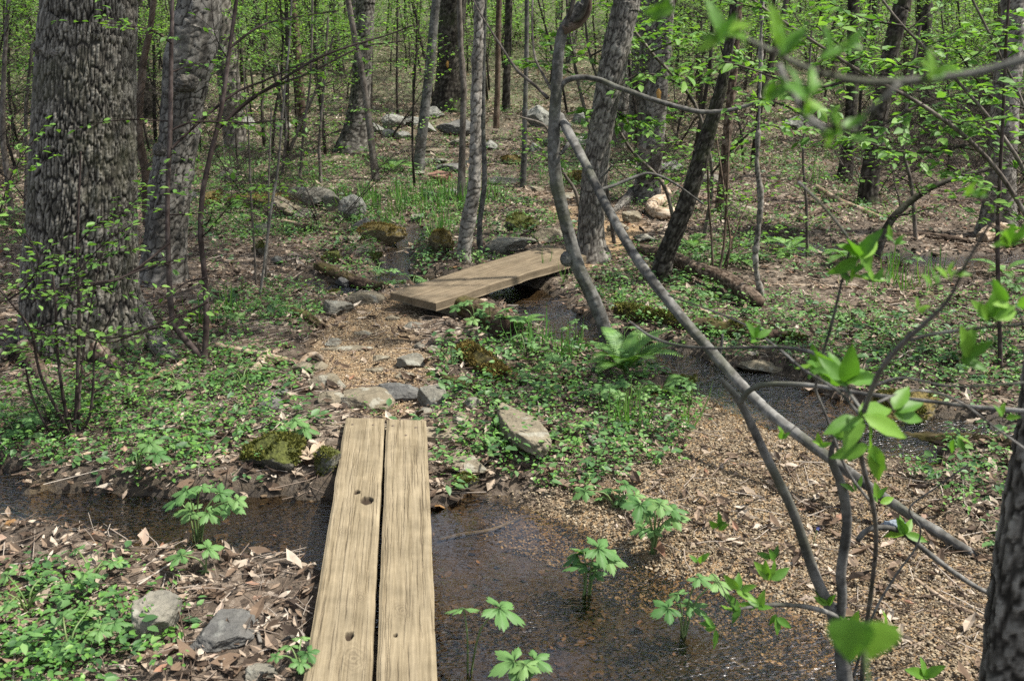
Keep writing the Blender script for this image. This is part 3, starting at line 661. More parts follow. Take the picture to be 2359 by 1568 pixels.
# ------------------------------------------------------------------ trunks and logs with modelled bark
def trunk(mb, P, Rr, kind, seed=0, dl=.012, fine=None, flare=0, fh=.25, lobes=5, lump=.06):
    """bark-covered stem along P (radii Rr); rows are DL apart up to length FINE, coarse above"""
    A = np.column_stack([P, Rr]); A = smooth_path(A, max(40, len(P)*10))
    P, Rr = A[:, :3], np.maximum(A[:, 3], .002)
    L = np.concatenate([[0], np.cumsum(np.linalg.norm(np.diff(P, axis=0), axis=1))])
    fine = L[-1] if fine is None else min(fine, L[-1])
    s = np.concatenate([np.arange(0, fine, dl), np.arange(fine, L[-1]+.01, max(.12, dl))]); s = s[s <= L[-1]]
    P = np.stack([np.interp(s, L, P[:, k]) for k in range(3)], 1); Rr = np.interp(s, L, Rr)
    T = unit(np.gradient(P, axis=0, edge_order=1))
    n0 = np.cross(T[0], [0, 1, 0]) if abs(T[0][1]) < .9 else np.cross(T[0], [1, 0, 0])
    Aa = np.zeros_like(P); nrm = unit(n0)
    for k in range(len(P)):
        nrm = nrm-T[k]*nrm.dot(T[k]); nrm = nrm/np.linalg.norm(nrm); Aa[k] = nrm
    Bb = np.cross(T, Aa)
    Rm = np.median(Rr[s <= fine]); nu = int(np.clip(2*PI*Rm/dl, 8, 360)); th = np.arange(nu)/nu*2*PI
    Sg, Tg = np.meshgrid(s, th, indexing='ij'); ct, sn = np.cos(Tg), np.sin(Tg)
    R = Rr[:, None]*np.ones((1, nu))
    if flare:
        R = R*(1+flare*np.exp(-Sg/fh)*(1+.6*np.cos(lobes*Tg+seed)+.25*np.cos((lobes+2)*Tg+seed*2)))
    R = R*(1+lump*fbm(ct*1.5, sn*1.5, Sg*1.6, seed=seed, o=2))
    ridge = np.ones_like(R)*.5
    w1 = fbm(ct*Rm*30, sn*Rm*30, Sg*9, seed=seed+3, o=2)
    if kind in ('oak', 'ridged'):
        cw, chh, dp = (.020, .10, .014) if kind == 'oak' else (.024, .09, .007)
        wr = max(5, int(round(2*PI*Rm/cw)))
        X = Tg/(2*PI)*wr+.38*w1; Yv = Sg/chh+.3*fbm(ct*4, sn*4, Sg*7, seed=seed+5, o=2)
        X = X+.5*fbm(ct*2.2, sn*2.2, Sg*2.6, seed=seed+15, o=2)
        f1, f2 = worley(X, Yv, wr, seed); e = sstep(.05, .26, f2-f1)
        g1, g2 = worley(Tg/(2*PI)*max(4, wr//2)+.5*w1, Sg/(chh*2.6)+.4*w1, max(4, wr//2), seed+31); e = e*(.45+.55*sstep(.0, .3, g2-g1))
        f1b, f2b = worley(Tg/(2*PI)*wr*1.3+.3*w1, Sg/(.028)+w1, None, seed+2); e2 = sstep(.0, .25, f2b-f1b)
        ridge = e*(.6+.4*e2); ridge = ridge*(.85+.3*vnoise(ct*40*Rm, sn*40*Rm, Sg*30, seed=seed+6))
        R = R+dp*(ridge-.8)
    elif kind == 'scaly':
        wr = max(5, int(round(2*PI*Rm/.05)))
        f1, f2 = worley(Tg/(2*PI)*wr+.8*w1, Sg/.06+.6*w1, wr, seed); e = sstep(.0, .22, f2-f1)
        ridge = e*(.7+.5*w1); R = R+.006*(ridge-.6)+.010*fbm(ct*Rm*14, sn*Rm*14, Sg*14, seed=seed+9, o=3)
    else:
        fn = fbm(ct*Rm*60, sn*Rm*60, Sg*45, seed=seed+8, o=3); ridge = .5+.3*w1+.5*fn; R = R+Rr[:, None]*.03*w1+np.minimum(.0022, Rr[:, None]*.1)*fn+Rr[:, None]*.28*np.maximum(0, vnoise(ct*1.2, sn*1.2, Sg*7, seed=seed+11)-.62)*2
    V = P[:, None]+(Aa[:, None]*ct[..., None]+Bb[:, None]*sn[..., None])*R[..., None]
    m = len(s); i = np.arange(m-1)[:, None]*nu; j = np.arange(nu)[None]; j2 = (j+1) % nu
    q = np.stack([i+j, i+j2, i+nu+j2, i+nu+j], -1).reshape(-1, 4)
    uv = np.stack([Tg*Rm, Sg+seed*.7], -1).reshape(-1, 2)
    mb.add(V.reshape(-1, 3), [q], uv, np.clip(ridge, 0.001, 1).ravel())
    mb.f.append(np.arange(nu)[None]+mb.n-nu); mb.f.append(np.arange(nu)[::-1][None]+mb.n-m*nu)
    return P, Rr

# ---- branch and leaf growth
class LV:
    def __init__(s): s.p, s.d, s.s = [], [], []
    def add(s, p, d, z): s.p.append(p); s.d.append(d); s.s.append(z)
    def mesh(s, rng, tpl=LEAF6, tilt=.45, mb=None):
        mb = mb or MB()
        if not s.p: return mb
        D = unit(np.array(s.d)); X, Y, Z = rand_axes(len(s.p), rng, tilt, D)
        return mb.inst(*tpl, np.array(s.p), X, Y, Z, np.array(s.s))
def branch(mb, lv, p, d, L, r, rng, lev, leaf=.045, every=.055, lift=.15, bare=.25, sides=4, wob=.16, twigs=.5, flat=True):
    n = 6 if lev else 4; pts = [np.array(p, float)]; dirs = [unit(d)]
    for k in range(1, n):
        e = dirs[-1]+rng.normal(0, wob, 3)*np.array([1, 1, .7])+np.array([0, 0, lift*(.5-k/n)])
        e = unit(e); dirs.append(e); pts.append(pts[-1]+e*L/(n-1))
    pts = np.array(pts); mb.tube(pts, np.linspace(r, max(.0011, r*.3), n), sides, cap=False)
    if lev:
        for k in range(1, n):
            for sd in (-1, 1):
                if rng.random() < .78:
                    side = unit(np.cross(dirs[k], [0, 0, 1]))*sd
                    dd = dirs[k]*.75+side*rng.uniform(.5, 1)+np.array([0, 0, rng.uniform(-.1, .3)])
                    branch(mb, lv, pts[k-1]+(pts[k]-pts[k-1])*rng.random(), dd, L*twigs*rng.uniform(.5, 1.1), max(.0013, r*.45), rng, lev-1, leaf, every, lift, .1, 3, wob, twigs)
    if leaf:
        m = max(1, int(L*(1-bare)/every)); sd = 1
        for q in np.linspace(bare, 1, m):
            k = min(int(q*(n-1)), n-2); f = q*(n-1)-k; pp = pts[k]+(pts[k+1]-pts[k])*f
            if lev and rng.random() < .5: continue
            side = np.cross(dirs[k], [0, 0, 1.]); sd = -sd
            lv.add(pp, dirs[k]*.6+side*sd*rng.uniform(.4, 1.)+np.array([0, 0, rng.uniform(-.45, .15)]), leaf*rng.uniform(.55, 1.25))
        lv.add(pts[-1], dirs[-1]+np.array([0, 0, -.2]), leaf*rng.uniform(.7, 1.2))

# crowns above the picture: they shade the floor and stand in the water's reflections
def crown_proto(seed, H=7., W=3.4, nb=11, leafy=.10):
    rng = np.random.default_rng(seed); mb = MB(); lv = LV()
    pts = np.array([[0, 0, 0]]+[[rng.normal(0, .12)*k, rng.normal(0, .12)*k, H*k/5] for k in range(1, 6)])
    mb.tube(pts, np.linspace(.11, .015, 6), 7)
    for k in range(nb):
        t = (k+.5)/nb; a = k*2.4+rng.normal(0, .3); i = min(4, int(t*5)); p = pts[i]+(pts[i+1]-pts[i])*(t*5-i)
        branch(mb, lv, p, [math.cos(a), math.sin(a), .55+.5*t], W*(1.05-.6*t), .05*(1.1-t), rng, 2, leafy, .6, .25, .2, 4, .2, .55)
    return mb.build('branch', M['sapbark']), lv.mesh(rng, LEAF4, .6).build('crown', M['leaf_far'])
CROWNS = []
def give_crown(root, at, rz, sc, k):
    if k >= len(CROWNS): CROWNS.append(crown_proto(900+k)); new = True
    else: new = False
    for o in CROWNS[k]:
        c = o if new else o.copy()
        if not new: C.objects.link(c)
        c.parent = root; c.location = tuple(np.array(at)-np.array(root.location)); c.rotation_euler = (0, 0, rz); c.scale = (sc,)*3
CROWN_N = [0]
def tree(label, pts, Y=None, Y1=None, mat='rough', kind='ridged', name='forest_tree', seed=0, up=5., dl=.012, flare=.25, crown=1., group='tree trunks', cat='tree', lumps=.06, fh=.22, part='trunk', flat=None):
    """a tree whose stem passes through the given (u, v, width) points, foot first"""
    b = G(pts[0][0], pts[0][1]) if flat is None else flat
    Y = b[1] if Y is None else Y
    P, Rr = pix(pts, Y, Y1)
    P = np.vstack([P[:1]-[0, 0, .18], P]); Rr = np.concatenate([Rr[:1], Rr])
    vis = np.linalg.norm(np.diff(P, axis=0), axis=1).sum()+.35
    d = unit(P[-1]-P[-2])
    if up:
        e = unit(d*.6+np.array([0, 0, 1])); P = np.vstack([P, P[-1]+(d+e)*up*.2, P[-1]+(d+e)*up*.2+e*up*.3, P[-1]+(d+e)*up*.2+e*up*.62])
        Rr = np.concatenate([Rr, Rr[-1:]*.88, Rr[-1:]*.72, Rr[-1:]*.5])
    root = empty(name, P[1], label, cat, group)
    mb = MB(); Pp, _ = trunk(mb, P, Rr, kind, seed, dl, vis, flare, fh, lump=lumps)
    mb.build(part, M[mat], root)
    if crown and depth(P[1]) < 9.6 and mat not in ('redstem',):
        k = CROWN_N[0] % 3; CROWN_N[0] += 1
        give_crown(root, P[-1]-np.array([0, 0, .3]), seed*1.7, crown, k if len(CROWNS) == 3 else CROWN_N[0]-1)
    return root, Pp

# --- the big oak at left
oak, _ = tree('massive deeply furrowed oak trunk with a burl, at the left front', [(200,800,285.0),(190,740,271.7),(186,680,258.4),(184,600,248.9),(190,480,237.5),(192,350,230.8),(196,200,220.4),(202,60,212.8),(205,-60,210.9)],
              mat='oak', kind='oak', name='oak_tree', seed=4, up=7, dl=.0058, flare=.05, fh=.14, crown=1.25, group=None, lumps=.03)
YO = oak.location[1]
def burl(root, u, v, w, Y, mat, label=None, sq=.8, seed=0, out=.1):
    p = PY(u, v, Y-out); r = w/2*depth(p)/F
    V = ICO*(1+.16*fbm(ICO[:, 0]*2.2, ICO[:, 1]*2.2, ICO[:, 2]*2.2, seed=seed)+.09*fbm(ICO[:, 0]*7, ICO[:, 1]*7, ICO[:, 2]*7, seed=seed+1))[:, None]
    o = MB().add(V*np.array([1, 1, sq])*r+p, [ICOF], ICO[:, :2]*r*3, .5+.5*fbm(ICO[:, 0]*6, ICO[:, 1]*6, ICO[:, 2]*6, seed=seed+2)).build('burl', M[mat], root)
    return o
burl(oak, 122, 112, 84, YO, 'oak', sq=.66, seed=2, out=.10); burl(oak, 142, 122, 60, YO, 'grey', sq=.62, seed=3, out=.17)
def rootleg(root, pts, r0, r1, mat='rough', seed=0, kind='ridged', lift=.02):
    P = np.array([on(G0(u, v))+[0, 0, lift] for u, v in pts]); P[0, 2] += r0*1.4
    rr = np.linspace(r0, r1, len(P)); P[-1, 2] -= r1*1.2
    mb = MB(); trunk(mb, P, rr, kind, seed, .011); mb.build('root', M[mat], root)
rootleg(oak, [(285,735),(330,765),(370,810),(412,840)], .11, .035, 'grey', 5)
rootleg(oak, [(110,770),(60,800),(20,830),(-30,850)], .08, .03, 'oak', 6)
rootleg(oak, [(180,790),(165,830),(140,850)], .11, .05, 'oak', 7)
rootleg(oak, [(60,840),(90,860),(110,900),(170,905)], .05, .02, 'brown', 8, 'scaly')
rootleg(oak, [(210,830),(260,850),(330,875)], .045, .018, 'brown', 9, 'scaly')
# --- its knobbly neighbour
knob, _ = tree('knobbly scaly-barked trunk leaning right, close behind the big oak', [(376,655,120),(380,610,108),(385,540,100),(395,430,94),(412,320,88),(425,220,96),(437,140,108),(452,60,104),(462,-60,98)],
               mat='rough', kind='scaly', name='knobbly_tree', seed=9, up=6, dl=.008, flare=.12, group=None, lumps=.16)
for u, v, w, s in ((450,38,34,1),(372,345,40,2),(430,190,60,4),(400,210,44,5)): burl(knob, u, v, w, knob.location[1]-.02, 'rough', sq=.85, seed=s+20, out=.075)
# --- other trunks
T = tree
T('dark furrowed background trunk with a yellow blaze mark, behind the slim leaning trunk', [(1036,258,74),(1037,215,64),(1039,120,60),(1043,20,62),(1045,-40,62)], mat='dark', seed=12, name='blazed_tree', dl=.02, flare=.3, fh=.4, up=7)
T('sturdy grey background trunk behind the thin bent dark sapling', [(808,355,74),(822,290,56),(832,200,46),(838,100,44),(842,0,44),(846,-40,44)], mat='rough', seed=13, dl=.016, flare=.2, up=7, group=None)
T('slim smooth grey trunk leaning right beside the wet stone path', [(962,400,27),(970,330,24),(980,240,22),(992,130,21),(1003,20,20),(1008,-40,20)], mat='smooth', kind='plain', seed=14, dl=.012, flare=.1, up=3.5, crown=.6)
T('pale birch-like sapling with spotted bark beside the far walkway', [(1068,612,32),(1070,560,31),(1078,510,33),(1090,450,31),(1096,350,27),(1096,250,26),(1100,120,24),(1104,0,23),(1106,-40,22)], mat='pale', kind='scaly', seed=15, dl=.008, flare=.12, up=3.5, crown=.6, name='birch_sapling', lumps=.1)
T('thin wavy grey stem close on the right of the pale birch-like sapling', [(1108,588,13),(1105,520,12),(1116,420,12),(1113,300,11),(1113,180,11),(1116,60,9),(1118,-30,9)], mat='smooth', kind='plain', seed=16, dl=.01, up=2, crown=.35, name='sapling_tree')
T('thin bent dark sapling left of the wet stone path', [(866,418,18),(857,340,16),(850,280,16),(836,180,15),(818,90,14),(802,0,13),(798,-40,13)], mat='sapbark', kind='plain', seed=17, dl=.012, up=3, crown=.5, name='sapling_tree')
T('thin straight grey sapling between the birch-like sapling and crooked tree', [(1205,432,14),(1208,330,12),(1210,240,11),(1212,150,10),(1214,0,10)], mat='smooth', kind='plain', seed=18, dl=.014, up=3, crown=.5, name='sapling_tree')
T('forked thin grey pole standing behind the birch-like sapling', [(1064,410,16),(1066,300,14),(1068,200,15),(1062,120,13),(1058,0,12)], mat='sapbark', kind='plain', seed=19, dl=.014, up=3, crown=.5, name='sapling_tree', Y=10.2)
pale_tree, _ = T('stout pale rough-barked trunk behind the leaning pole', [(1366,600,88),(1362,560,66),(1362,500,60),(1370,400,60),(1384,300,58),(1404,190,62),(1424,90,64),(1444,0,60),(1450,-50,58)], mat='grey', kind='ridged', seed=20, dl=.009, flare=.22, fh=.14, up=7, group=None)
T('ghost-pale slender trunk just right of the stout pale one', [(1424,345,44),(1430,280,34),(1436,180,32),(1440,80,30),(1444,-40,30)], mat='pale', kind='ridged', seed=21, dl=.016, up=6, flare=.3)
T('grey furrowed background trunk left of the orange-blazed trunk', [(1466,330,62),(1470,260,48),(1476,150,44),(1484,40,44),(1488,-40,42)], mat='grey', kind='ridged', seed=22, dl=.016, up=7, flare=.25)
blz, _ = T('dark scaly trunk with an orange blaze and torn bark, right of centre', [(1488,465,66),(1494,400,56),(1506,300,52),(1514,220,48),(1522,120,46),(1530,20,44),(1534,-40,44)], mat='rough', kind='scaly', seed=23, dl=.011, up=7, flare=.2, name='blazed_tree', lumps=.1)
rootleg(blz, [(1470,455),(1440,475),(1405,492)], .07, .03, 'rough', 33, 'scaly'); rootleg(blz, [(1505,455),(1530,470),(1550,488)], .06, .03, 'drift', 34, 'scaly')
def blaze(root, u, v, w, h, Y, seed):
    a, b = PY(u-w/2, v, Y), PY(u+w/2, v, Y); c = PY(u, v, Y); k = depth(c)/F; n = 40
    th = np.arange(n)/n*2*PI; r = 1+.3*fbm(np.cos(th)*2, np.sin(th)*2, seed=seed)
    out = np.stack([c[0]+np.cos(th)*r*w/2*k, np.full(n, Y)+.012*np.cos(th)**2, c[2]+np.sin(th)*r*h/2*k], 1)
    mb = MB(); mb.add(np.vstack([out, out*np.array([1, 1, 1])+[0, .02, 0], [[c[0], Y-.004, c[2]]]]), [np.stack([np.arange(n), (np.arange(n)+1) % n, np.full(n, 2*n)], 1), np.stack([np.arange(n), np.arange(n)+n, (np.arange(n)+1) % n+n, (np.arange(n)+1) % n], 1)])
    mb.build('paint_blaze', M['blaze'], root)
def front(root, u, v):
    """world y of the visible bark of ROOT's trunk at a pixel"""
    tr_ = [c for c in root.children if c.name.startswith('trunk')][0]
    co = np.empty(len(tr_.data.vertices)*3); tr_.data.vertices.foreach_get('co', co); co = co.reshape(-1, 3)+np.array(root.location)
    rel = co-[0, 0, CAMH]; dz = rel[:, 1]*CT-rel[:, 2]*ST; uu = CU+F*rel[:, 0]/dz; vv = CV-F*(rel[:, 1]*ST+rel[:, 2]*CT)/dz
    k = np.hypot(uu-u, vv-v) < 8
    return co[k, 1].min()-.004
dk = [o for o in C.objects if o.get('label', '').startswith('dark furrowed background trunk')][0]
blaze(dk, 1031, 148, 7, 17, front(dk, 1031, 148), 3); blaze(blz, 1517, 222, 13, 30, front(blz, 1513, 222), 5)
# crooked tree with its long sagging bough
crook, cp = T('crooked grey tree with a kinked bow-shaped stem and one long sagging bough', [(1397,790,31.4),(1388,740,30.6),(1368,690,30.6),(1335,620,29.8),(1316,560,29.0),(1295,480,28.1),(1278,390,28.1),(1276,300,26.5),(1282,200,25.7),(1286,130,24.8),(1296,75,25.7),(1318,40,28.1),(1342,10,26.5),(1362,-30,23.1)], mat='smooth', kind='plain', seed=24, dl=.007, up=3, crown=.8, flare=.06, name='crooked_tree', lumps=.07, group=None)
YC = crook.location[1]
def limb(root, pts, Y0, Y1, mat, seed=0, name='branch', kind='plain', dl=.008):
    P, Rr = pix(pts, Y0, Y1); mb = MB(); trunk(mb, P, Rr, kind, seed, dl); mb.build(name, M[mat], root); return P
limb(crook, [(1288,205,14.4),(1305,186,13.5),(1340,178,12.6),(1380,184,12.6),(1420,200,12.6),(1500,228,11.7),(1560,246,11.7),(1615,258,10.8),(1670,255,9.9),(1720,244,8.1),(1765,225,6.3)], YC, YC-.25, 'smooth', 3)
limb(crook, [(1298,70,22),(1330,56,20),(1352,30,18),(1356,5,16),(1350,-40,14)], YC-.05, YC-.08, 'brown', 4)
limb(crook, [(1320,50,12),(1336,40,12),(1350,10,11),(1358,-40,10)], YC-.11, YC-.13, 'dark', 6)
limb(crook, [(1304,62,10),(1316,20,10),(1328,-30,9)], YC-.12, YC-.1, 'dark', 5)
limb(crook, [(1262,226,8),(1230,195,7),(1190,160,6),(1150,100,5),(1100,20,4),(1080,-30,4)], YC, YC+.8, 'sapbark', 6)
limb(crook, [(1272,210,7),(1250,170,6),(1232,130,5),(1226,60,5),(1228,-20,4)], YC, YC+.2, 'sapbark', 7)
burl(crook, 1306, 596, 30, YC, 'smooth', sq=1.2, seed=31, out=.0)
T('dark leaning trunk without leaves, right of the leaning pole', [(1520,650,49.4),(1530,600,43.7),(1552,540,42.8),(1580,470,41.8),(1606,390,39.9),(1630,310,36.1),(1648,250,32.3),(1664,190,26.6),(1680,100,22.8),(1692,0,20.9)], mat='dark', kind='ridged', seed=25, dl=.009, up=4, crown=.7, flare=.1, group=None, Y1=6.9)
T('dark furrowed trunk far right behind the thicket', [(1998,470,44),(2005,400,42),(2018,320,40),(2030,240,40),(2052,120,38),(2075,20,38),(2085,-40,36)], mat='dark', kind='ridged', seed=26, dl=.016, up=6)
T('dark twin trunk left of the far right furrowed one', [(1945,420,36),(1955,330,30),(1962,240,28),(1966,100,28),(1968,-30,28)], mat='dark', kind='ridged', seed=27, dl=.018, up=6)
T('pale lichen-grey trunk at the far right edge', [(2296,540,86),(2302,470,72),(2306,400,66),(2312,300,62),(2322,180,60),(2335,60,58),(2340,-30,58)], mat='grey', kind='scaly', seed=28, dl=.013, up=7, flare=.2, group=None)
T('dark mid-size trunk behind the right upper thicket', [(2140,330,40),(2136,230,36),(2128,120,36),(2130,20,36),(2134,-40,36)], mat='dark', kind='ridged', seed=29, dl=.02, up=6)
T('thin dark stem rising through the herbs at far right', [(2304,855,10),(2302,720,10),(2298,560,10),(2304,400,9),(2312,240,8),(2320,60,7)], mat='redstem', kind='plain', seed=35, dl=.012, up=2, crown=.3, name='sapling_tree')
T('whitish crinkled stem left of the right-hand thicket', [(1757,700,11),(1745,640,12),(1740,590,14),(1748,520,14),(1752,450,13),(1744,380,12),(1748,280,10),(1752,150,9),(1756,-20,9)], mat='pale', kind='scaly', seed=36, dl=.009, up=2, crown=.35, name='sapling_tree')
T('brown trunk pair member standing behind the dark leaning trunk', [(1660,490,26),(1668,400,24),(1676,300,22),(1690,160,20),(1700,20,20)], mat='brown', kind='ridged', seed=37, dl=.014, up=4, crown=.6)
T('straight grey trunk in the upper left background between oak and knobbly tree', [(340,470,22),(336,400,20),(320,300,18),(330,150,16),(352,20,14)], mat='brown', kind='plain', seed=38, dl=.014, up=3, crown=.5, Y=8.6)
T('far blackish trunk behind the thin middle sapling', [(1165,262,20),(1168,160,18),(1172,20,18)], mat='dark', kind='ridged', seed=39, dl=.03, up=6)
T('far slim trunk just left of the crooked tree top', [(1143,300,14),(1146,200,13),(1148,60,13),(1150,-20,13)], mat='brown', kind='plain', seed=40, dl=.03, up=4, crown=.5)
T('upper right dark trunk leaning out of the picture corner', [(2245,260,60),(2275,190,52),(2310,110,50),(2345,40,50),(2370,-20,48)], mat='brown', kind='ridged', seed=41, dl=.018, up=5)
T('blurred dark furrowed trunk cut off by the bottom right corner', [(2330,1720,150),(2335,1560,140),(2345,1400,134),(2368,1240,132),(2394,1080,130),(2420,880,128),(2450,600,124),(2480,300,120)], mat='rough', kind='ridged', seed=42, dl=.008, up=5, crown=0, flare=.05, group=None)
# ------------------------------------------------------------------ logs, poles and fallen wood
def log(name, label, pts, mat, Y0=None, Y1=None, kind='plain', seed=0, dl=.01, ground=True, lump=.1, group='fallen wood', cat='fallen log', sink=.25):
    if ground:
        P = np.array([on(G0(u, v)) for u, v, w in pts]); Rr = np.array([w/2*depth(p)/F for p, (u, v, w) in zip(P, pts)])
        P[:, 2] = P[:, 2]+Rr*(1-2*sink)
        if len(P) > 2: P[1:-1, 2] = .5*P[1:-1, 2]+.25*(P[:-2, 2]+P[2:, 2])
    else: P, Rr = pix(pts, Y0, Y1)
    mb = MB(); trunk(mb, P, Rr, kind, seed, dl, lump=lump); root = empty(name, P[0], label, cat, group)
    mb.build('stem', M[mat], root)
    return root, P
lp = G(2290, 1308)
pole, _ = log('leaning_pole', 'long bare grey pole leaning from the ground up against the crooked tree', [(2330,1332,20.0),(2200,1250,21.5),(2080,1175,22.9),(1960,1090,24.4),(1850,1010,25.2),(1750,930,25.2),(1650,822,24.4),(1560,718,23.7),(1470,600,22.9),(1400,480,21.5),(1345,370,20.7),(1312,310,20.7),(1290,268,19.2)], 'smooth', Y0=lp[1], Y1=YC+.05, ground=False, seed=50, dl=.007, lump=.04, cat='fallen pole', group=None)
for pts, a, b, in (([(1655,828,8),(1662,800,7),(1664,770,6)], 4.7, 4.7), ([(1310,330,9),(1298,348,8),(1290,356,7)], YC-.02, YC-.06), ([(1375,440,8),(1420,425,8),(1470,405,7),(1500,400,6),(1550,420,5),(1620,470,4)], YC-.1, YC+.1), ([(1365,425,6),(1395,400,5),(1410,380,4)], YC-.1, YC-.2)):
    limb(pole, pts, a, b, 'smooth', 5, name='stub')
L = log
L('fallen_limb', 'brown fallen limb running right from the stout pale trunk', [(1470,590,24),(1540,612,30),(1600,645,34),(1660,668,38),(1720,705,38),(1745,722,34)], 'brown', kind='ridged', seed=51, sink=-.3)
L('mossy_log', 'dark mossy log along the shaded bank behind the leaning pole', [(1420,735,31.0),(1520,755,34.7),(1640,775,36.0),(1760,790,34.7),(1860,800,27.3)], 'rotten', kind='scaly', seed=52, sink=.15, lump=.15)
L('rotten_log', 'short dark brown rotten log beside the near end of the far walkway', [(1040,708,42),(1080,730,56),(1130,755,58),(1165,785,50)], 'rotten', kind='scaly', seed=53, sink=.2, lump=.18)
ml, mp_ = L('mossy_log', 'crumbling chunk of log covered in golden moss right of the chip path', [(1068,822,44),(1095,840,56),(1130,862,52),(1160,886,40)], 'rotten', kind='scaly', seed=54, sink=.2, lump=.2)
def fuzz(root, mb_obj, n, mat, seed, size=(.012, .024)):
    me = mb_obj.data; co = np.empty(len(me.vertices)*3); me.vertices.foreach_get('co', co); co = co.reshape(-1, 3)
    no = np.empty(len(me.vertices)*3); me.vertices.foreach_get('normal', no); no = no.reshape(-1, 3)
    off = np.array(root.location); r = np.random.default_rng(seed)
    wt = np.clip(no[:, 2]+.1, 0, 1)*(fbm(co[:, 0]*7, co[:, 1]*7, co[:, 2]*7, seed=seed) > -.1); k = r.choice(len(co), n, p=wt/wt.sum())
    Y = unit(no[k]+r.normal(0, .6, (n, 3))); X = unit(np.cross(Y, r.normal(0, 1, (n, 3)))); Z = np.cross(X, Y)
    MB().inst(*LEAF4, co[k]+off+r.normal(0, .004, (n, 3)), X, Y, Z, r.uniform(*size, n)).build('moss', M[mat], root)
fuzz(ml, ml.children[0], 3200, 'rustmoss', 5)
for o in list(C.objects):
    if o.get('label', '').startswith('dark mossy log along'): fuzz(o, o.children[0], 2600, 'moss', 6)
L('bark_slab', 'dark broken slab of bark lying among the herbs right of the mossy chunk', [(1160,893,24),(1230,893,30),(1300,884,26),(1380,872,14)], 'rotten', kind='ridged', seed=55)
L('rotten_log', 'short blackish piece of rotten wood right of the stepping stones', [(1018,876,20),(1050,890,26),(1088,905,20)], 'rotten', kind='ridged', seed=56)
L('bark_slab', 'split dark bark piece left of the chip path', [(672,728,18),(705,742,30),(742,762,20)], 'rotten', kind='ridged', seed=57)
L('fallen_log', 'long dark log edged along the stream at the far right', [(2040,968,30),(2120,990,34),(2220,1010,32),(2340,1046,26)], 'rotten', kind='ridged', seed=58)
L('fallen_log', 'added black log standing in for the dark hollow under the leafy clump left of the far walkway', [(735,625,26.4),(790,640,30.0),(850,655,27.6),(890,672,18.0)], 'rotten', kind='scaly', seed=59)  # added dark log shape filling in for a black hollow, no real log
L('dead_branch', 'dead pale stick across the gap below the tilted tan slab', [(650,520,9),(700,528,9),(760,535,8),(800,540,6)], 'drift', seed=60, sink=-.6)
L('fallen_log', 'small dark log end below the tilted tan slab', [(672,545,22),(700,535,24),(730,527,20)], 'rotten', kind='ridged', seed=61)
L('driftwood_root', 'curled tan driftwood root at the foot of the orange-blazed trunk', [(1520,440,16),(1535,465,24),(1510,482,30),(1500,495,30),(1520,510,28),(1550,505,22)], 'drift', kind='scaly', seed=62, sink=-.1, cat='driftwood')
L('fallen_log', 'reddish decayed log lying in litter in the right background', [(1840,520,20),(1880,500,24),(1930,488,22),(1965,480,16)], 'brown', kind='ridged', seed=63)
L('dead_branch', 'slanting pale dead limb in the right background litter', [(1880,440,9),(1930,470,12),(1990,500,13),(2030,515,10)], 'drift', seed=64, sink=-.2)
L('dead_branch', 'short upright-looking pale snag in the right background', [(1835,432,9),(1845,410,10),(1852,385,8)], 'drift', Y0=10.2, Y1=10.2, ground=False, seed=65)
L('hollow_log', 'grey hollow log end with a dark mouth at the far right', [(2350,570,30),(2320,560,44),(2290,552,46),(2260,560,30)], 'drift', kind='ridged', seed=66, sink=0)
L('fallen_log', 'low dark log across the right middle distance behind the pool', [(1960,560,14),(2060,545,18),(2150,548,18),(2240,560,14)], 'brown', kind='ridged', seed=67)
L('exposed_root', 'pale forked root in the herbs left of the chip path', [(500,812,12),(560,822,14),(610,830,15),(660,838,12),(705,848,8)], 'drift', seed=68, sink=-.2, cat='root')
L('exposed_root', 'gnarled pale root knuckle beside the forked root', [(545,868,20),(580,870,24),(600,850,18),(618,820,10)], 'drift', kind='scaly', seed=69, sink=-.3, cat='root')
L('exposed_root', 'pale curved root arching beside the tan stone left of the path', [(690,852,10),(706,838,14),(730,832,13),(745,842,10)], 'drift', seed=70, sink=-.5, cat='root')
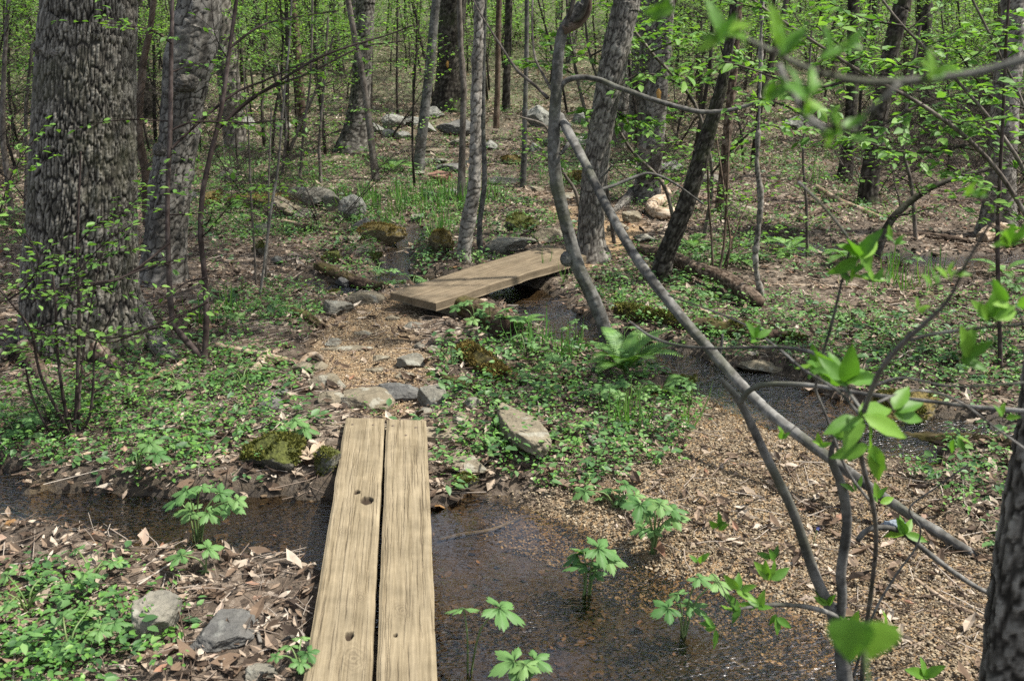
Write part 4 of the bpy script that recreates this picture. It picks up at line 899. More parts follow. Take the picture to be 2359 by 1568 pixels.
for k, (lb, pts) in enumerate((
  ('pale bowed stick in front of the big oak', [(340,900,10),(365,880,11),(400,865,12),(435,840,11)]),
  ('long pale stick lying from the oak shrub toward the sleeper timber', [(85,905,6),(150,940,7),(230,965,8),(320,970,6)]),
  ('grey stick slanting down into the left stream', [(110,1105,9),(160,1080,10),(215,1060,10),(290,1043,9)]),
  ('thin straight stick across the left stream', [(0,1120,5),(50,1145,6),(120,1175,6),(190,1212,5)]),
  ('pale bent stick between the humped rock and notched rock', [(440,1460,7),(500,1445,9),(550,1425,9),(600,1418,7)]),
  ('forked pale stick touching the left side of the front planks', [(640,1500,8),(680,1485,11),(720,1470,10),(755,1460,7)]),
  ('thin vertical twig in the litter above the humped rock', [(225,1440,5),(245,1370,6),(253,1300,4)]),
  ('short pale stub of stick above the notched rock', [(590,1460,9),(596,1480,10),(602,1500,9)]),
  ('dark stick by the lower edge of the left stream', [(338,1205,6),(355,1235,9),(365,1258,8)]),
  ('pale peeling branch in the water right of the front planks', [(1010,1205,7),(1060,1195,11),(1130,1188,10),(1200,1170,6)]),
  ('dark wet stick at the lower left corner of the open stream', [(1015,1490,8),(1040,1520,10),(1065,1545,8)]),
  ('grey stick on the gravel at the end of the near shrub twigs', [(1670,1450,6),(1720,1480,9),(1755,1505,8)]),
  ('pale stick above the bark slab right of the mossy chunk', [(1260,900,5),(1320,875,7),(1390,858,5)]),
  ('pale short branch among herbs above the gravel', [(1335,985,9),(1360,1020,11),(1385,1050,8)]),
  ('grey branch on the ground below the leaning pole foot', [(2110,1330,9),(2190,1380,10),(2290,1420,9)]),
  ('long pale stick lying in the litter at the right middle', [(1840,690,6),(1960,745,7),(2080,790,7),(2180,850,5)]),
  ('crossing pale stick at right below the pool', [(1780,655,5),(1900,660,6),(2050,668,6),(2200,680,4)]),
  ('pale stick in the stream edge at far right', [(2110,980,6),(2200,1000,7),(2300,1030,5)]),
  ('grey stick leaning over the pool under the stout pale trunk', [(1420,640,7),(1470,628,9),(1520,618,7)]),
  ('stick wedged under the far walkway', [(1150,705,6),(1200,690,8),(1260,688,6)]))):
    L('fallen_stick', lb, pts, ('drift', 'grey')[k % 2] if k not in (8, 10) else 'rotten', seed=200+k, sink=-.35, cat='stick', group='fallen sticks', dl=.012)
# ------------------------------------------------------------------ lobed-leaf plants, ferns
def lobed_leaf(seed=0):
    r = np.random.default_rng(seed); prof = []
    angs = np.radians([-128, -66, 0, 66, 128]); Ls = [.72, .9, 1., .9, .72]
    for a, l in zip(angs, Ls):
        for da, rr in ((-24, .62), (-17, .78), (-14, .70), (-8, .92), (-6, .84), (0, 1.), (6, .84), (8, .92), (14, .70), (17, .78), (24, .62)):
            prof.append((a+math.radians(da)*1.06, l*rr*r.uniform(.95, 1.05)))
        prof.append((a+math.radians(33), (.29*l+.03)))
    prof = prof[:-1]
    ph = np.array([q[0] for q in prof]); rad = np.array([q[1] for q in prof]); n = len(ph)
    crease = .05*np.cos(ph*360/66*1.0)
    rings = []
    for f in (.06, .4, .72, 1.):
        rr = np.minimum(rad*f, f*.9+.1) if f < 1 else rad
        rr = np.where(f < 1, np.minimum(rad*(.35+.65*f), f), rad) if f > .3 else np.full(n, .06)
        rings.append(np.stack([np.sin(ph)*rr, np.cos(ph)*rr, -.34*rr**2+crease*rr*1.6], 1))
    V = np.concatenate(rings); f = []
    for k in range(3):
        i = np.arange(n-1)+k*n; f.append(np.stack([i, i+1, i+n+1, i+n], 1))
    f.append(np.arange(n)[None])
    return V, f
LOBED = [lobed_leaf(s) for s in range(3)]
def lobed_plant(u, v, h, spread, size, nl, label, seed, az0=None, mat='palm', group='lobed-leaf plants', pts=None):
    """PTS: leaf centres in photo pixels (u, v); else an even rosette"""
    p = G(u, v); r = np.random.default_rng(seed+500); root = empty('lobed_plant', p, label, 'plant', group)
    st = MB(); lf = MB()
    for k in range(nl if pts is None else len(pts)):
        if pts is None:
            a = k*2.4+r.normal(0, .3)+seed; hh = h*r.uniform(.6, 1.1); sp = spread*r.uniform(.4, 1.1); tip = p+np.array([math.cos(a)*sp, math.sin(a)*sp, hh])
        else:
            tip = PY(pts[k][0], pts[k][1], p[1]+r.normal(0, .05)); a = math.atan2(tip[1]-p[1], tip[0]-p[0])+r.normal(0, .3)
        mid_ = p+(tip-p)*.55+np.array([0, 0, .15*np.linalg.norm(tip-p)])-np.array([(tip-p)[0], (tip-p)[1], 0])*.2
        st.tube(smooth_path([p+r.normal(0, .008, 3), mid_, tip], 8), np.linspace(.0042, .0022, 8), 5)
        Y = unit(np.array([math.cos(a), math.sin(a), r.uniform(-.35, .05)])); up = unit(np.array([r.normal(0, .25), r.normal(-.12, .2), 1.]))
        X = unit(np.cross(Y, up)); Z = np.cross(X, Y)
        lf.inst(*LOBED[k % 3], tip[None], X[None], Y[None], Z[None], np.array([size*r.uniform(.5, .95)]))
    st.build('stem', M['stem'], root); lf.build('foliage', M[mat], root)
P_ = lobed_plant
P_(455,1228,.2,.2,.088,0,'tall lobed-leaf plant standing in the left stream edge, broadest of its kind',1,pts=[(465,1118),(410,1150),(505,1135),(545,1150),(430,1128),(480,1180),(525,1160),(440,1175)])
P_(478,1325,.1,.12,.09,0,'lobed-leaf plant on the left bank below the tallest one',2,pts=[(478,1262),(418,1278),(500,1310),(440,1318),(470,1322)])
P_(322,1105,.1,.12,.08,0,'lobed-leaf plant at the upper bank of the left stream',3,pts=[(345,1020),(310,1045),(330,1080),(300,1075),(360,1045)])
P_(680,1035,.1,.1,.085,0,'lobed-leaf plant in front of the sleeper timber',4,pts=[(680,968),(655,985),(630,1005),(700,985)])
P_(30,1010,.1,.12,.085,0,'lobed-leaf plant at the left picture edge by the thin shrub',5,pts=[(15,950),(55,985),(-10,985),(70,960),(30,990)])
P_(120,985,.1,.12,.07,6,'lobed-leaf plant beside the foot of the thin left shrub',6)
P_(1352,1350,.1,.12,.1,0,'big round lobed-leaf plant growing out of the open stream',7,pts=[(1378,1262),(1330,1278),(1350,1300),(1400,1285),(1368,1318),(1345,1268)])
P_(1505,1262,.1,.12,.088,0,'bushy lobed-leaf plant on the gravel bank right of the open stream',8,pts=[(1510,1150),(1475,1160),(1545,1170),(1490,1180),(1530,1215),(1505,1220),(1480,1215),(1520,1160),(1548,1190)])
P_(1420,1160,.1,.12,.075,0,'pale green lobed-leaf plant behind the bushy one on the gravel',9,pts=[(1348,1130),(1410,1128),(1440,1115),(1462,1140),(1430,1150),(1385,1145)])
P_(1082,1528,.1,.12,.1,0,'two-leaved lobed plant beside the right edge of the front planks',10,pts=[(1068,1402),(1150,1400)])
P_(1215,1585,.1,.12,.085,0,'lobed plant at the bottom edge in the middle of the stream',11,pts=[(1185,1522),(1230,1518),(1210,1530)])
P_(1575,1440,.1,.12,.088,0,'lobed-leaf plant on the muddy bank left of the near forked shrub',12,pts=[(1562,1368),(1610,1330),(1650,1340),(1590,1395),(1540,1400)])
P_(1095,760,.1,.12,.085,0,'tall lobed-leaf plant leftmost at the near corner of the far walkway',13,pts=[(1080,694),(1055,705),(1090,735)])
P_(1130,770,.1,.12,.085,0,'lobed-leaf plant second from the far walkway corner',14,pts=[(1125,698),(1110,718),(1150,728)])
P_(1170,775,.1,.12,.09,0,'lobed-leaf plant right of the rotten log by the far walkway',15,pts=[(1165,710),(1190,730),(1175,745),(1200,752)])
P_(1210,830,.1,.12,.085,0,'lobed-leaf plant at the pool edge in front of the far walkway',16,pts=[(1200,768),(1225,790),(1180,790)])
P_(1285,880,.1,.12,.09,0,'lobed-leaf plant in the herbs below the crooked tree',17,pts=[(1272,818),(1300,838),(1250,838)])
P_(1390,930,.1,.12,.085,0,'lobed-leaf plant above the pale short branch among herbs',18,pts=[(1390,890),(1350,900),(1425,905),(1400,915)])
P_(1470,920,.1,.12,.075,5,'lobed-leaf plant under the large fern',19)
P_(1595,930,.1,.12,.085,0,'lobed-leaf plant between large fern and leaning pole',20,pts=[(1555,878),(1590,885),(1530,895),(1570,915)])
P_(1430,790,.1,.12,.075,0,'lobed-leaf plant right of the crooked tree foot',21,pts=[(1420,745),(1450,752),(1475,765),(1405,760)])
P_(1330,770,.1,.12,.07,0,'lobed-leaf plant between pool and crooked tree foot',22,pts=[(1325,738),(1345,750),(1310,752)])
P_(520,760,.1,.12,.08,0,'pale lobed-leaf plant left of the chip path beyond the twin sapling',23,pts=[(520,705),(500,728),(545,725)])
P_(1040,850,.1,.1,.075,0,'lobed-leaf plant right of the grey-tan wedge stone',24,pts=[(1040,790),(1015,812),(1065,815)])
P_(410,920,.1,.12,.065,5,'lobed-leaf plant in front of the oak root',25)
P_(560,905,.1,.12,.065,6,'lobed-leaf plant beside the gnarled root knuckle',26)
P_(1115,1040,.1,.12,.065,0,'lobed-leaf plant left of the leaning tan slab',27,pts=[(1095,1000),(1125,1010),(1100,1028)])
P_(1960,740,.1,.12,.08,6,'lobed-leaf plant on the litter at right of the brown fallen limb',28)
P_(2330,680,.1,.12,.08,6,'lobed-leaf plant at the far right edge by the thin dark stem',29)
P_(2070,620,.1,.12,.08,6,'lobed-leaf plant at the right pool',30)
P_(950,640,.1,.14,.085,7,'lobed-leaf plant nearest the far walkway in the leafy clump',31)
P_(870,625,.1,.14,.08,7,'lobed-leaf plant in the middle of the leafy clump by the small waterfall',32)
P_(1260,640,.1,.1,.06,5,'lobed-leaf plant under the far walkway edge by the crooked tree',33)
P_(1590,700,.1,.12,.07,6,'lobed-leaf plant at the foot of the dark leaning trunk',34)
P_(1480,780,.1,.12,.07,6,'lobed-leaf plant on the mossy bank behind the leaning pole',35)
P_(1700,690,.1,.12,.06,6,'lobed-leaf plant in front of the brown fallen limb',36)
P_(215,1350,.1,.12,.06,6,'lobed-leaf plant in the lower left litter',37)
P_(160,1520,.1,.14,.07,8,'lobed-leaf plant at the lower left corner',38)
P_(60,1400,.1,.12,.06,7,'lobed-leaf plant on the left edge of the near bank',39)
P_(690,1570,.1,.08,.055,5,'small lobed plant touching the lower left edge of the planks',40)

def pinna_tpl():
    V, Fq = [], []; n = 7
    for k in range(n):
        t = k/(n-1); w = .16*(1-t)**.7*(1 if k % 2 == 0 else .55)+.01
        V += [[-w, t, .03], [0, t, 0], [w, t, .03]]
    for k in range(n-1):
        for m in (0, 1): a = k*3+m; Fq.append([a, a+1, a+4, a+3])
    V = np.array(V); V[:, 2] -= .12*V[:, 1]**2
    return V, [np.array(Fq)]
PIN = pinna_tpl()
def fern(u, v, L_, n, label, seed, elev=1.0, name='fern', az=None):
    p = G(u, v); r = np.random.default_rng(seed+700); root = empty(name, p, label, 'fern', 'ferns')
    st = MB(); lf = MB()
    for k in range(n):
        a = k/n*2*PI+r.normal(0, .25); Lk = L_*r.uniform(.7, 1.1); e = elev*r.uniform(.8, 1.15)
        d = np.array([math.cos(a)*math.cos(e), math.sin(a)*math.cos(e), math.sin(e)]); pts = [p]
        for q in range(16): d = unit(d+np.array([math.cos(a)*.05, math.sin(a)*.05, -.085])); pts.append(pts[-1]+d*Lk/16)
        pts = np.array(pts); st.tube(pts, np.linspace(.003, .0008, 17), 4, cap=False)
        T_ = unit(np.gradient(pts, axis=0)); side = unit(np.cross(T_, [0, 0, 1.])); nm = np.cross(side, T_)
        for f in np.linspace(.16, .985, 26):
            i = f*16; k0 = min(int(i), 15); pp = pts[k0]+(pts[k0+1]-pts[k0])*(i-k0)
            ln = Lk*.18*(math.sin(PI*min(1, (f-.05)*1.02))**.8)*(1-.25*f)+.004
            for s in (-1, 1):
                Y = unit(side[k0]*s+T_[k0]*.35+nm[k0]*.12); X = unit(np.cross(Y, nm[k0])); Z = np.cross(X, Y)
                lf.inst(*PIN, pp[None], X[None], Y[None], Z[None], np.array([ln]))
    st.build('stem', M['stem'], root); lf.build('foliage', M['fern'], root)
fern(1440,868,.36,12,'large arching fern at the pool edge below the crooked tree',1,1.36)
fern(1525,875,.26,5,'small fern drooping over the brown pool right of the large fern',2,1.0)
fern(905,402,.36,9,'light green feathery fern between two background saplings',3,1.)
fern(1695,610,.28,7,'fern clump right of the dark leaning trunk',4,.9)
fern(1820,590,.3,8,'fern in the middle right litter by the pool',5,.9)
fern(1590,575,.28,7,'fern half behind the dark leaning trunk',6,.9)
fern(1950,610,.28,8,'fern at the right pool edge',7,.9)
fern(2310,640,.28,7,'fern under the hollow log at far right',8,.9)
fern(1195,775,.2,8,'upright fern beside the rotten log by the far walkway',9,1.25)

# ------------------------------------------------------------------ masses nobody could count
def fan(n, y0, y1, p, rng):
    yy = np.linspace(y0, y1, 600); w = (.60*yy+1.1)*yy**(-p); c = np.cumsum(w); c /= c[-1]
    y = np.interp(rng.random(n), c, yy); return rng.uniform(-1, 1, n)*(.60*y+1.1), y
GB = [G0(u, v) for u, v in [(0, 0)]]
BLOBS = [(*G0(u, v)[:2], r, a) for u, v, r, a in (
 (90,1480,.4,.8),(200,1540,.35,.6),(250,1390,.25,.5),(40,1330,.3,.5),(300,1010,.4,.9),(100,1010,.5,1.),(430,990,.4,.9),(540,1000,.3,.7),(640,1090,.12,.3),(560,760,.5,.8),(680,740,.25,.8),(620,690,.4,.8),(540,850,.35,.9),(640,890,.25,.8),(430,890,.3,.7),
 (1300,960,.4,1.2),(1430,950,.45,1.2),(1540,1000,.32,1.2),(1280,1090,.2,1.4),(1350,1060,.3,1.4),(1220,930,.3,.9),(1200,830,.4,.7),(1090,620,.3,1),(950,610,.35,1.3),(850,600,.3,1.2),(1000,480,1.,1.),(890,470,.6,.8),(1500,690,.5,1.3),(1600,710,.4,1.2),(1560,760,.3,1.),(1440,680,.3,.8),
 (1850,770,.5,.8),(2100,800,.7,1.),(2000,860,.5,.6),(2250,900,.4,.7),(2280,720,.6,.7),(2200,1090,.4,.7),(2120,1060,.3,.5),(2330,1000,.3,.4),(650,520,.7,.8),(520,520,.6,1.),(560,410,1,1.),(760,420,1,1.),(1300,400,1,1.),(1120,470,.8,.8),(1640,600,.5,.5),(1250,1010,.25,.8),(1740,1190,.16,.7),(600,1290,.2,.5),(380,1120,.15,.6),(690,1000,.15,.6),(1010,980,.15,.3),(1490,1330,.08,.0))]
def herb_density(x, y, blobs=True):
    d = .16+.85*fbm(x*.9, y*.9, seed=61, o=3)+.35*fbm(x*3.2, y*3.2, seed=62, o=2)+.36*sstep(6.5, 10, y)
    for bx, by, r, a in BLOBS: d = d+a*np.exp(-((x-bx)**2+(y-by)**2)/r**2)
    d = d*clear_of_planks(x, y, .05)*sstep(-.1, .0, sdist(STREAM, x, y))*(gz(x, y) > wl(x, y)+.006)*(1-.97*sstep(.1, -.08, sdist(PATH, x, y))*(y < 11))*(1-.93*sstep(.1, -.1, sdist(GRAVEL, x, y)))
    return np.clip(d-.18, 0, 1)
FOOT = [[q(668,1745), q(1016,1750), q(982,966), q(797,960)], [a2, b2, c2, d2]]
def clear_of_planks(x, y, m=.02):
    ok = np.ones(np.shape(x), bool)
    for Q in FOOT:
        ins = np.ones(np.shape(x), bool)
        for i in range(4):
            ax, ay = Q[i][:2]; bx, by = Q[(i+1) % 4][:2]; ins &= ((bx-ax)*(y-ay)-(by-ay)*(x-ax))/math.hypot(bx-ax, by-ay) > -m
        ok &= ~ins
    return ok
def free(x, y, chs, m): return (gz(x, y) > wl(x, y)+.004) & clear_of_planks(x, y)
rng = np.random.default_rng(5)
# dead leaves
x, y = fan(270000, 1.9, 32, .8, rng)
k = free(x, y, STREAM, -.03) & ((sdist(GRAVEL, x, y) > .03) | (rng.random(len(x)) < .5)) & ((sdist(PATH, x, y) > 0) | (y > 9) | (rng.random(len(x)) < .3))
k &= rng.random(len(x)) < np.clip(.68+.6*fbm(x*1.1, y*1.1, seed=91, o=3), .15, 1)
x, y = x[k], y[k]; n = len(x)
DL = (np.array([[0,0,0],[-.17,.3,.16],[.17,.3,.13],[0,.33,.0],[-.21,.62,.1],[.19,.66,.2],[0,.66,.05],[.05,1,.3]]), [np.array([[4,6,7],[6,5,7],[0,3,1],[0,2,3]]), np.array([[1,3,6,4],[3,2,5,6]])])
X, Y, Z = rand_axes(n, rng, .38)
fl = rng.random(n) < .35; Z[fl] *= -1; X[fl] *= -1
tag(MB().inst(*DL, np.stack([x, y, gz(x, y)+rng.uniform(.002, .022, n)], 1), X, Y, Z, rng.gamma(4.5, .0095, n).clip(.014, .10)*(1+.25*sstep(8, 20, y))).build('leaf_litter', M['litter'], smooth=False), 'curled brown and pinkish dead leaves strewn over the forest floor', kind='stuff')
# a few big pale dead leaves are things
for (u, v, s, lb) in ((712,1082,.13,'large pale dead oak leaf lying at the stream edge left of the planks'),(1110,1090,.09,'pale dead leaf on the flat stone right of the planks'),(1800,1490,.06,'pale dead leaf on the gravel right of the near forked shrub'),(960,1000,.05,'small dead leaf on the far end of the front planks')):
    V, f = lobed_leaf(int(u)); p = on(G0(u, v))+[0, 0, .03]
    V = V*np.array([.8, 1, -.9]); X, Y, Z = rand_axes(1, rng, .3)
    o = MB().inst(V, f, p[None], X, Y, Z, np.array([s])).build('dead_leaf', M['pale_dead']); tag(o, lb, 'dead leaf')
# twigs
x, y = fan(42000, 1.9, 22, .9, rng); k = free(x, y, STREAM, .0) & ((sdist(GRAVEL, x, y) > .0) | (rng.random(len(x)) < .6)) & ((sdist(PATH, x, y) > .0) | (rng.random(len(x)) < .3)); x, y = x[k], y[k]; n = len(x)
c3 = np.array([[1,0],[-.5,.87],[-.5,-.87]])
TW = np.array([[a*.5, t-.5, b*.5] for t in (0, .5, 1) for a, b in c3]); TWF = [np.array([[i*3+j, i*3+(j+1) % 3, i*3+3+(j+1) % 3, i*3+3+j] for i in (0, 1) for j in range(3)])]
a = rng.uniform(0, 2*PI, n); ln = rng.gamma(1.8, .05, n).clip(.02, .7); lg = (rng.random(n) < .03) & clear_of_planks(x, y, .3) & (sdist(STREAM, x, y) > .25); ln[lg] *= 4.; ln = ln.clip(.02, .55); th = rng.uniform(.002, .006, n)*(.7+1.6*ln)
Y = np.stack([np.cos(a), np.sin(a), rng.normal(0, .06, n)], 1); Y = unit(Y); X = unit(np.cross(Y, [0, 0, 1.])); Z = np.cross(X, Y)
w = TW.copy(); b = MB(); bend = rng.normal(0, .07, n)
V = (w[None, :, 0:1]*X[:, None]*th[:, None, None]+w[None, :, 1:2]*Y[:, None]*ln[:, None, None]+w[None, :, 2:3]*Z[:, None]*th[:, None, None])+np.stack([x, y, gz(x, y)+rng.uniform(.006, .03, n)], 1)[:, None]
V[:, 3:6] += (X*(bend*ln)[:, None])[:, None]
b.add(V.reshape(-1, 3), [(TWF[0][None]+(np.arange(n)*9)[:, None, None]).reshape(-1, 4)])
tag(b.build('twig_litter', M['twig']), 'small broken twigs scattered through the dead leaves', kind='stuff')
# shale gravel and wood chips
pr = np.array([[math.cos(t)*q, math.sin(t)*w_, z] for z, q, w_ in ((-.12, .9, .62), (.12, .8, .52)) for t in np.arange(5)/5*2*PI]); PRF = [np.array([[5, 6, 7, 8, 9]]), np.array([[j, (j+1) % 5, 5+(j+1) % 5, 5+j] for j in range(5)])]
def pebbles(nm, chs, N, s0, s1, mat, label, y0, y1, margin, tilt, zlift):
    x, y = fan(N, y0, y1, .6, rng); d = sdist(chs, x, y)
    k = (d < margin) & (rng.random(len(x)) < sstep(margin, margin-.28, d)*.9+.1) & (sdist(STREAM, x, y) > -.07); x, y = x[k], y[k]; n = len(x)
    X, Y, Z = rand_axes(n, rng, tilt); s = rng.gamma(3, (s1-s0)/4, n)+s0
    tag(MB().inst(pr, PRF, np.stack([x, y, gz(x, y)+rng.uniform(.0, zlift, n)], 1), X, Y, Z, s).build(nm, M[mat], smooth=False), label, kind='stuff')
pebbles('gravel', GRAVEL, 650000, .002, .0062, 'gravel', 'flat tan shale chips covering the gravel bank', 1.9, 6.5, .22, .3, .012)
pebbles('wood_chips', PATH[:1], 650000, .002, .006, 'chips', 'golden wood chips and leaf crumbs on the trodden path', 4, 9, .1, .3, .012)
x, y = fan(26000, 1.9, 14, .6, rng); k = (sdist(STREAM, x, y) < .1) & (rng.random(len(x)) < .8); x, y = x[k], y[k]; n = len(x); X, Y, Z = rand_axes(n, rng, .3)
tag(MB().inst(pr, PRF, np.stack([x, y, gz(x, y)+.003], 1), X, Y, Z, rng.gamma(2.5, .005, n)+.003).build('stream_pebbles', M['bedstone'], smooth=False), 'small pebbles on the stream bed', kind='stuff')
# low herbs: little leaflets on short stems, in patches
def herbs(nm, mat, N, per, size, hgt, rad, seed, label, y0, y1, p, tpl, dens=None, pw=1., tilt=.4):
    r = np.random.default_rng(seed); x, y = fan(N, y0, y1, p, r)
    d = herb_density(x, y) if dens is None else dens(x, y)
    k = r.random(N) < d**pw; x, y = x[k], y[k]; n = len(x); z = gz(x, y); h = r.uniform(*hgt, n); sz = r.uniform(*size, n)
    q = np.repeat(np.arange(n), per); m = len(q); a = r.uniform(0, 2*PI, m); rr = r.uniform(.1, 1, m)*rad
    dirs = np.stack([np.cos(a), np.sin(a), r.normal(-.05, .25, m)], 1)
    pos = np.stack([x[q]+np.cos(a)*rr*.6, y[q]+np.sin(a)*rr*.6, z[q]+h[q]*r.uniform(.35, 1, m)], 1)
    X, Y, Z = rand_axes(m, r, tilt, dirs)
    b = MB().inst(*tpl, pos, X, Y, Z, sz[q]*r.uniform(.6, 1.2, m))
    tag(b.build(nm, M[mat]), label, kind='stuff'); return n
herbs('low_herbs', 'herb', 62000, 6, (.013, .030), (.03, .13), .06, 71, 'fine bright green herbs with small leaflets carpeting the floor', 1.9, 24, .9, LEAF6)
herbs('broad_herbs', 'herb_dark', 9000, 4, (.035, .06), (.03, .10), .07, 72, 'broader darker green leaves of low violets and seedlings', 1.9, 14, .9, LEAF6)
herbs('seedlings', 'palm', 9000, 5, (.022, .045), (.05, .17), .07, 73, 'bright pale green seedlings dotted through the litter', 1.9, 20, .9, LEAF6, pw=1.6)
# grass tufts
BL = (np.array([[-.5,0,0],[.5,0,0],[-.42,.35,.0],[.42,.35,0],[-.28,.7,-.08],[.28,.7,-.08],[0,1,-.25]])*np.array([.045,1,1]), [np.array([[4,5,6]]), np.array([[0,1,3,2],[2,3,5,4]])])
GBL = [(*G0(u, v)[:2], r, a) for u, v, r, a in ((970,480,.7,1.2),(1010,520,.5,1.),(890,480,.4,.8),(1050,470,.5,1.),(540,520,.4,.7),(1310,800,.3,.8),(1340,830,.3,.8),(1560,960,.25,.7),(1480,1000,.3,.5),(500,750,.15,1.),(1330,420,.6,.7),(700,410,.8,.7),(2050,660,.5,.5),(1870,1190,.12,1.0),(1250,800,.2,.7),(1000,560,.2,.9))]
def gdens(x, y):
    d = -.25+.5*fbm(x*1.1, y*1.1, seed=66, o=3)
    for bx, by, r, a in GBL: d = d+a*np.exp(-((x-bx)**2+(y-by)**2)/r**2)
    return np.clip(d, 0, 1)*sstep(0, .1, sdist(STREAM, x, y))*(1-sstep(.1, -.1, sdist(GRAVEL, x, y)))*(1-sstep(.1, -.1, sdist(PATH, x, y))*(y < 9))
r = np.random.default_rng(8); x, y = fan(16000, 2, 22, .9, r); k = r.random(len(x)) < gdens(x, y); x, y = x[k], y[k]
q = np.repeat(np.arange(len(x)), 7); m = len(q); a = r.uniform(0, 2*PI, m); D = unit(np.stack([np.cos(a)*.5, np.sin(a)*.5, r.uniform(.5, 1.2, m)], 1))
X = unit(np.cross(D, np.stack([np.cos(a), np.sin(a), np.zeros(m)], 1)+1e-3)); Z = np.cross(X, D)
tag(MB().inst(*BL, np.stack([x[q], y[q], gz(x[q], y[q])], 1)+np.stack([r.normal(0, .02, m), r.normal(0, .02, m), np.zeros(m)], 1), X, D, Z, r.uniform(.08, .26, m)).build('grass', M['grass']), 'tufts of thin spring grass on the banks and verges', kind='stuff')
for u, v, lb in ((2062,1203,'crumpled bluish scrap lying on the gravel at right'),):
    V = ICO*np.array([.045, .03, .016])*(1+.35*fbm(ICO[:, 0]*3, ICO[:, 1]*3, ICO[:, 2]*3, seed=5)+.2*fbm(ICO[:, 0]*9, ICO[:, 1]*9, ICO[:, 2]*9, seed=6))[:, None]+on(G0(u, v))+[0, 0, .012]
    tag(MB().add(V, [ICOF]).build('scrap', M['blue']), lb, 'scrap')
for u, v, dsc in ((1932,1430,'violet flower on the gravel beside the near forked shrub'),(1872,1255,'violet flower left of the near shrub stems')):
    p = on(G0(u, v)); rt = empty('violet', p, 'tiny '+dsc, 'flower', 'violet flowers'); st = MB().tube([p, p+[.005, 0, .05], p+[.01, -.01, .09]], .0016, 4); st.build('stem', M['stem'], rt)
    n = 5; a = np.arange(n)/n*2*PI; D = unit(np.stack([np.cos(a), -.5+0*a, np.sin(a)], 1)); X = unit(np.cross(D, [0, -1., 0])); Z = np.cross(X, D)
    MB().inst(*LEAF6, np.repeat((p+[.01, -.01, .09])[None], n, 0), X, D, Z, np.full(n, .010)).build('petals', M['petal'], rt)
# ------------------------------------------------------------------ saplings and shrubs of the thicket
def proto_sapling(seed, H, r0, nb, BL_, leaf, every, lev=1, low=.22):
    rng = np.random.default_rng(seed); mb = MB(); lv = LV(); n = 9
    pts = np.zeros((n, 3)); dxy = rng.normal(0, .03, 2)
    for k in range(1, n): dxy = dxy*.8+rng.normal(0, .035, 2); pts[k] = pts[k-1]+[dxy[0]*H/n*3, dxy[1]*H/n*3, H/(n-1)]
    pts[0, 2] = -.15
    mb.tube(pts, np.linspace(r0, r0*.25, n), 6)
    for k in range(nb):
        t = low+(1-low)*(k+rng.random())/nb; i = min(int(t*(n-1)), n-2); f = t*(n-1)-i; a = k*2.4+rng.normal(0, .5)
        p = pts[i]+(pts[i+1]-pts[i])*f
        branch(mb, lv, p, [math.cos(a), math.sin(a), rng.uniform(.1, .75)], BL_*(1.1-.65*t)*rng.uniform(.6, 1.2), r0*.32*(1.15-t), rng, lev, leaf, every, .12, .25)
    return mb, lv, rng
def proto_shrub(seed, H, ns, leaf, every, arch=.5, r0=.009, lev=1):
    rng = np.random.default_rng(seed); mb = MB(); lv = LV()
    for s in range(ns):
        a = s/ns*2*PI+rng.normal(0, .4); L = H*rng.uniform(.6, 1.1); d = unit(np.array([math.cos(a)*arch, math.sin(a)*arch, 1.])); n = 8
        p = np.array([rng.normal(0, .04), rng.normal(0, .04), -.1]); pts = [p]
        for k in range(n-1): d = unit(d+rng.normal(0, .09, 3)+np.array([math.cos(a)*.07*arch, math.sin(a)*.07*arch, -.05*arch])); pts.append(pts[-1]+d*L/(n-1))
        pts = np.array(pts); mb.tube(pts, np.linspace(r0*rng.uniform(.6, 1.2), .002, n), 5)
        for k in range(2, n):
            for q in range(2):
                if rng.random() < .8:
                    b = rng.uniform(0, 2*PI); branch(mb, lv, pts[k-1]+(pts[k]-pts[k-1])*rng.random(), unit(pts[k]-pts[k-1])*.5+np.array([math.cos(b), math.sin(b), .2]), L*.38*rng.uniform(.5, 1.1), .0035, rng, lev, leaf, every, .1, .2)
    return mb, lv, rng
KINDS = []
for k in range(6): KINDS.append(('A', proto_sapling(300+k, 2.9+.55*k, .016+.004*k, 13+2*k, 1.05+.08*k, .05, .04)))
for k in range(5): KINDS.append(('B', proto_shrub(330+k, 1.5+.22*k, 5+k % 3, .036, .085, .45+.08*k)))
for k in range(3): KINDS.append(('D', proto_shrub(360+k, 1.5+.3*k, 6, 0, .35, .7, .009, 2)))
for k in range(3): KINDS.append(('C', proto_shrub(350+k, 2.5+.3*k, 6, .055, .085, .8, .013)))
TXT = {'A': ('thicket_sapling', 'slender leafy sapling in the thicket behind the walkways', 'sapling', 'saplings of the background thicket'),
       'B': ('thicket_shrub', 'low twiggy shrub with tiny spring leaves in the background thicket', 'shrub', 'shrubs of the background thicket'),
       'C': ('arching_shrub', 'arching many-stemmed shrub with rounder leaves in the right-hand thicket', 'shrub', 'arching shrubs at right')}
TXT['D'] = ('bare_shrub', 'bare grey twiggy shrub without leaves, in the leaf litter off the trail', 'shrub', 'bare twiggy shrubs')
PROT = {}
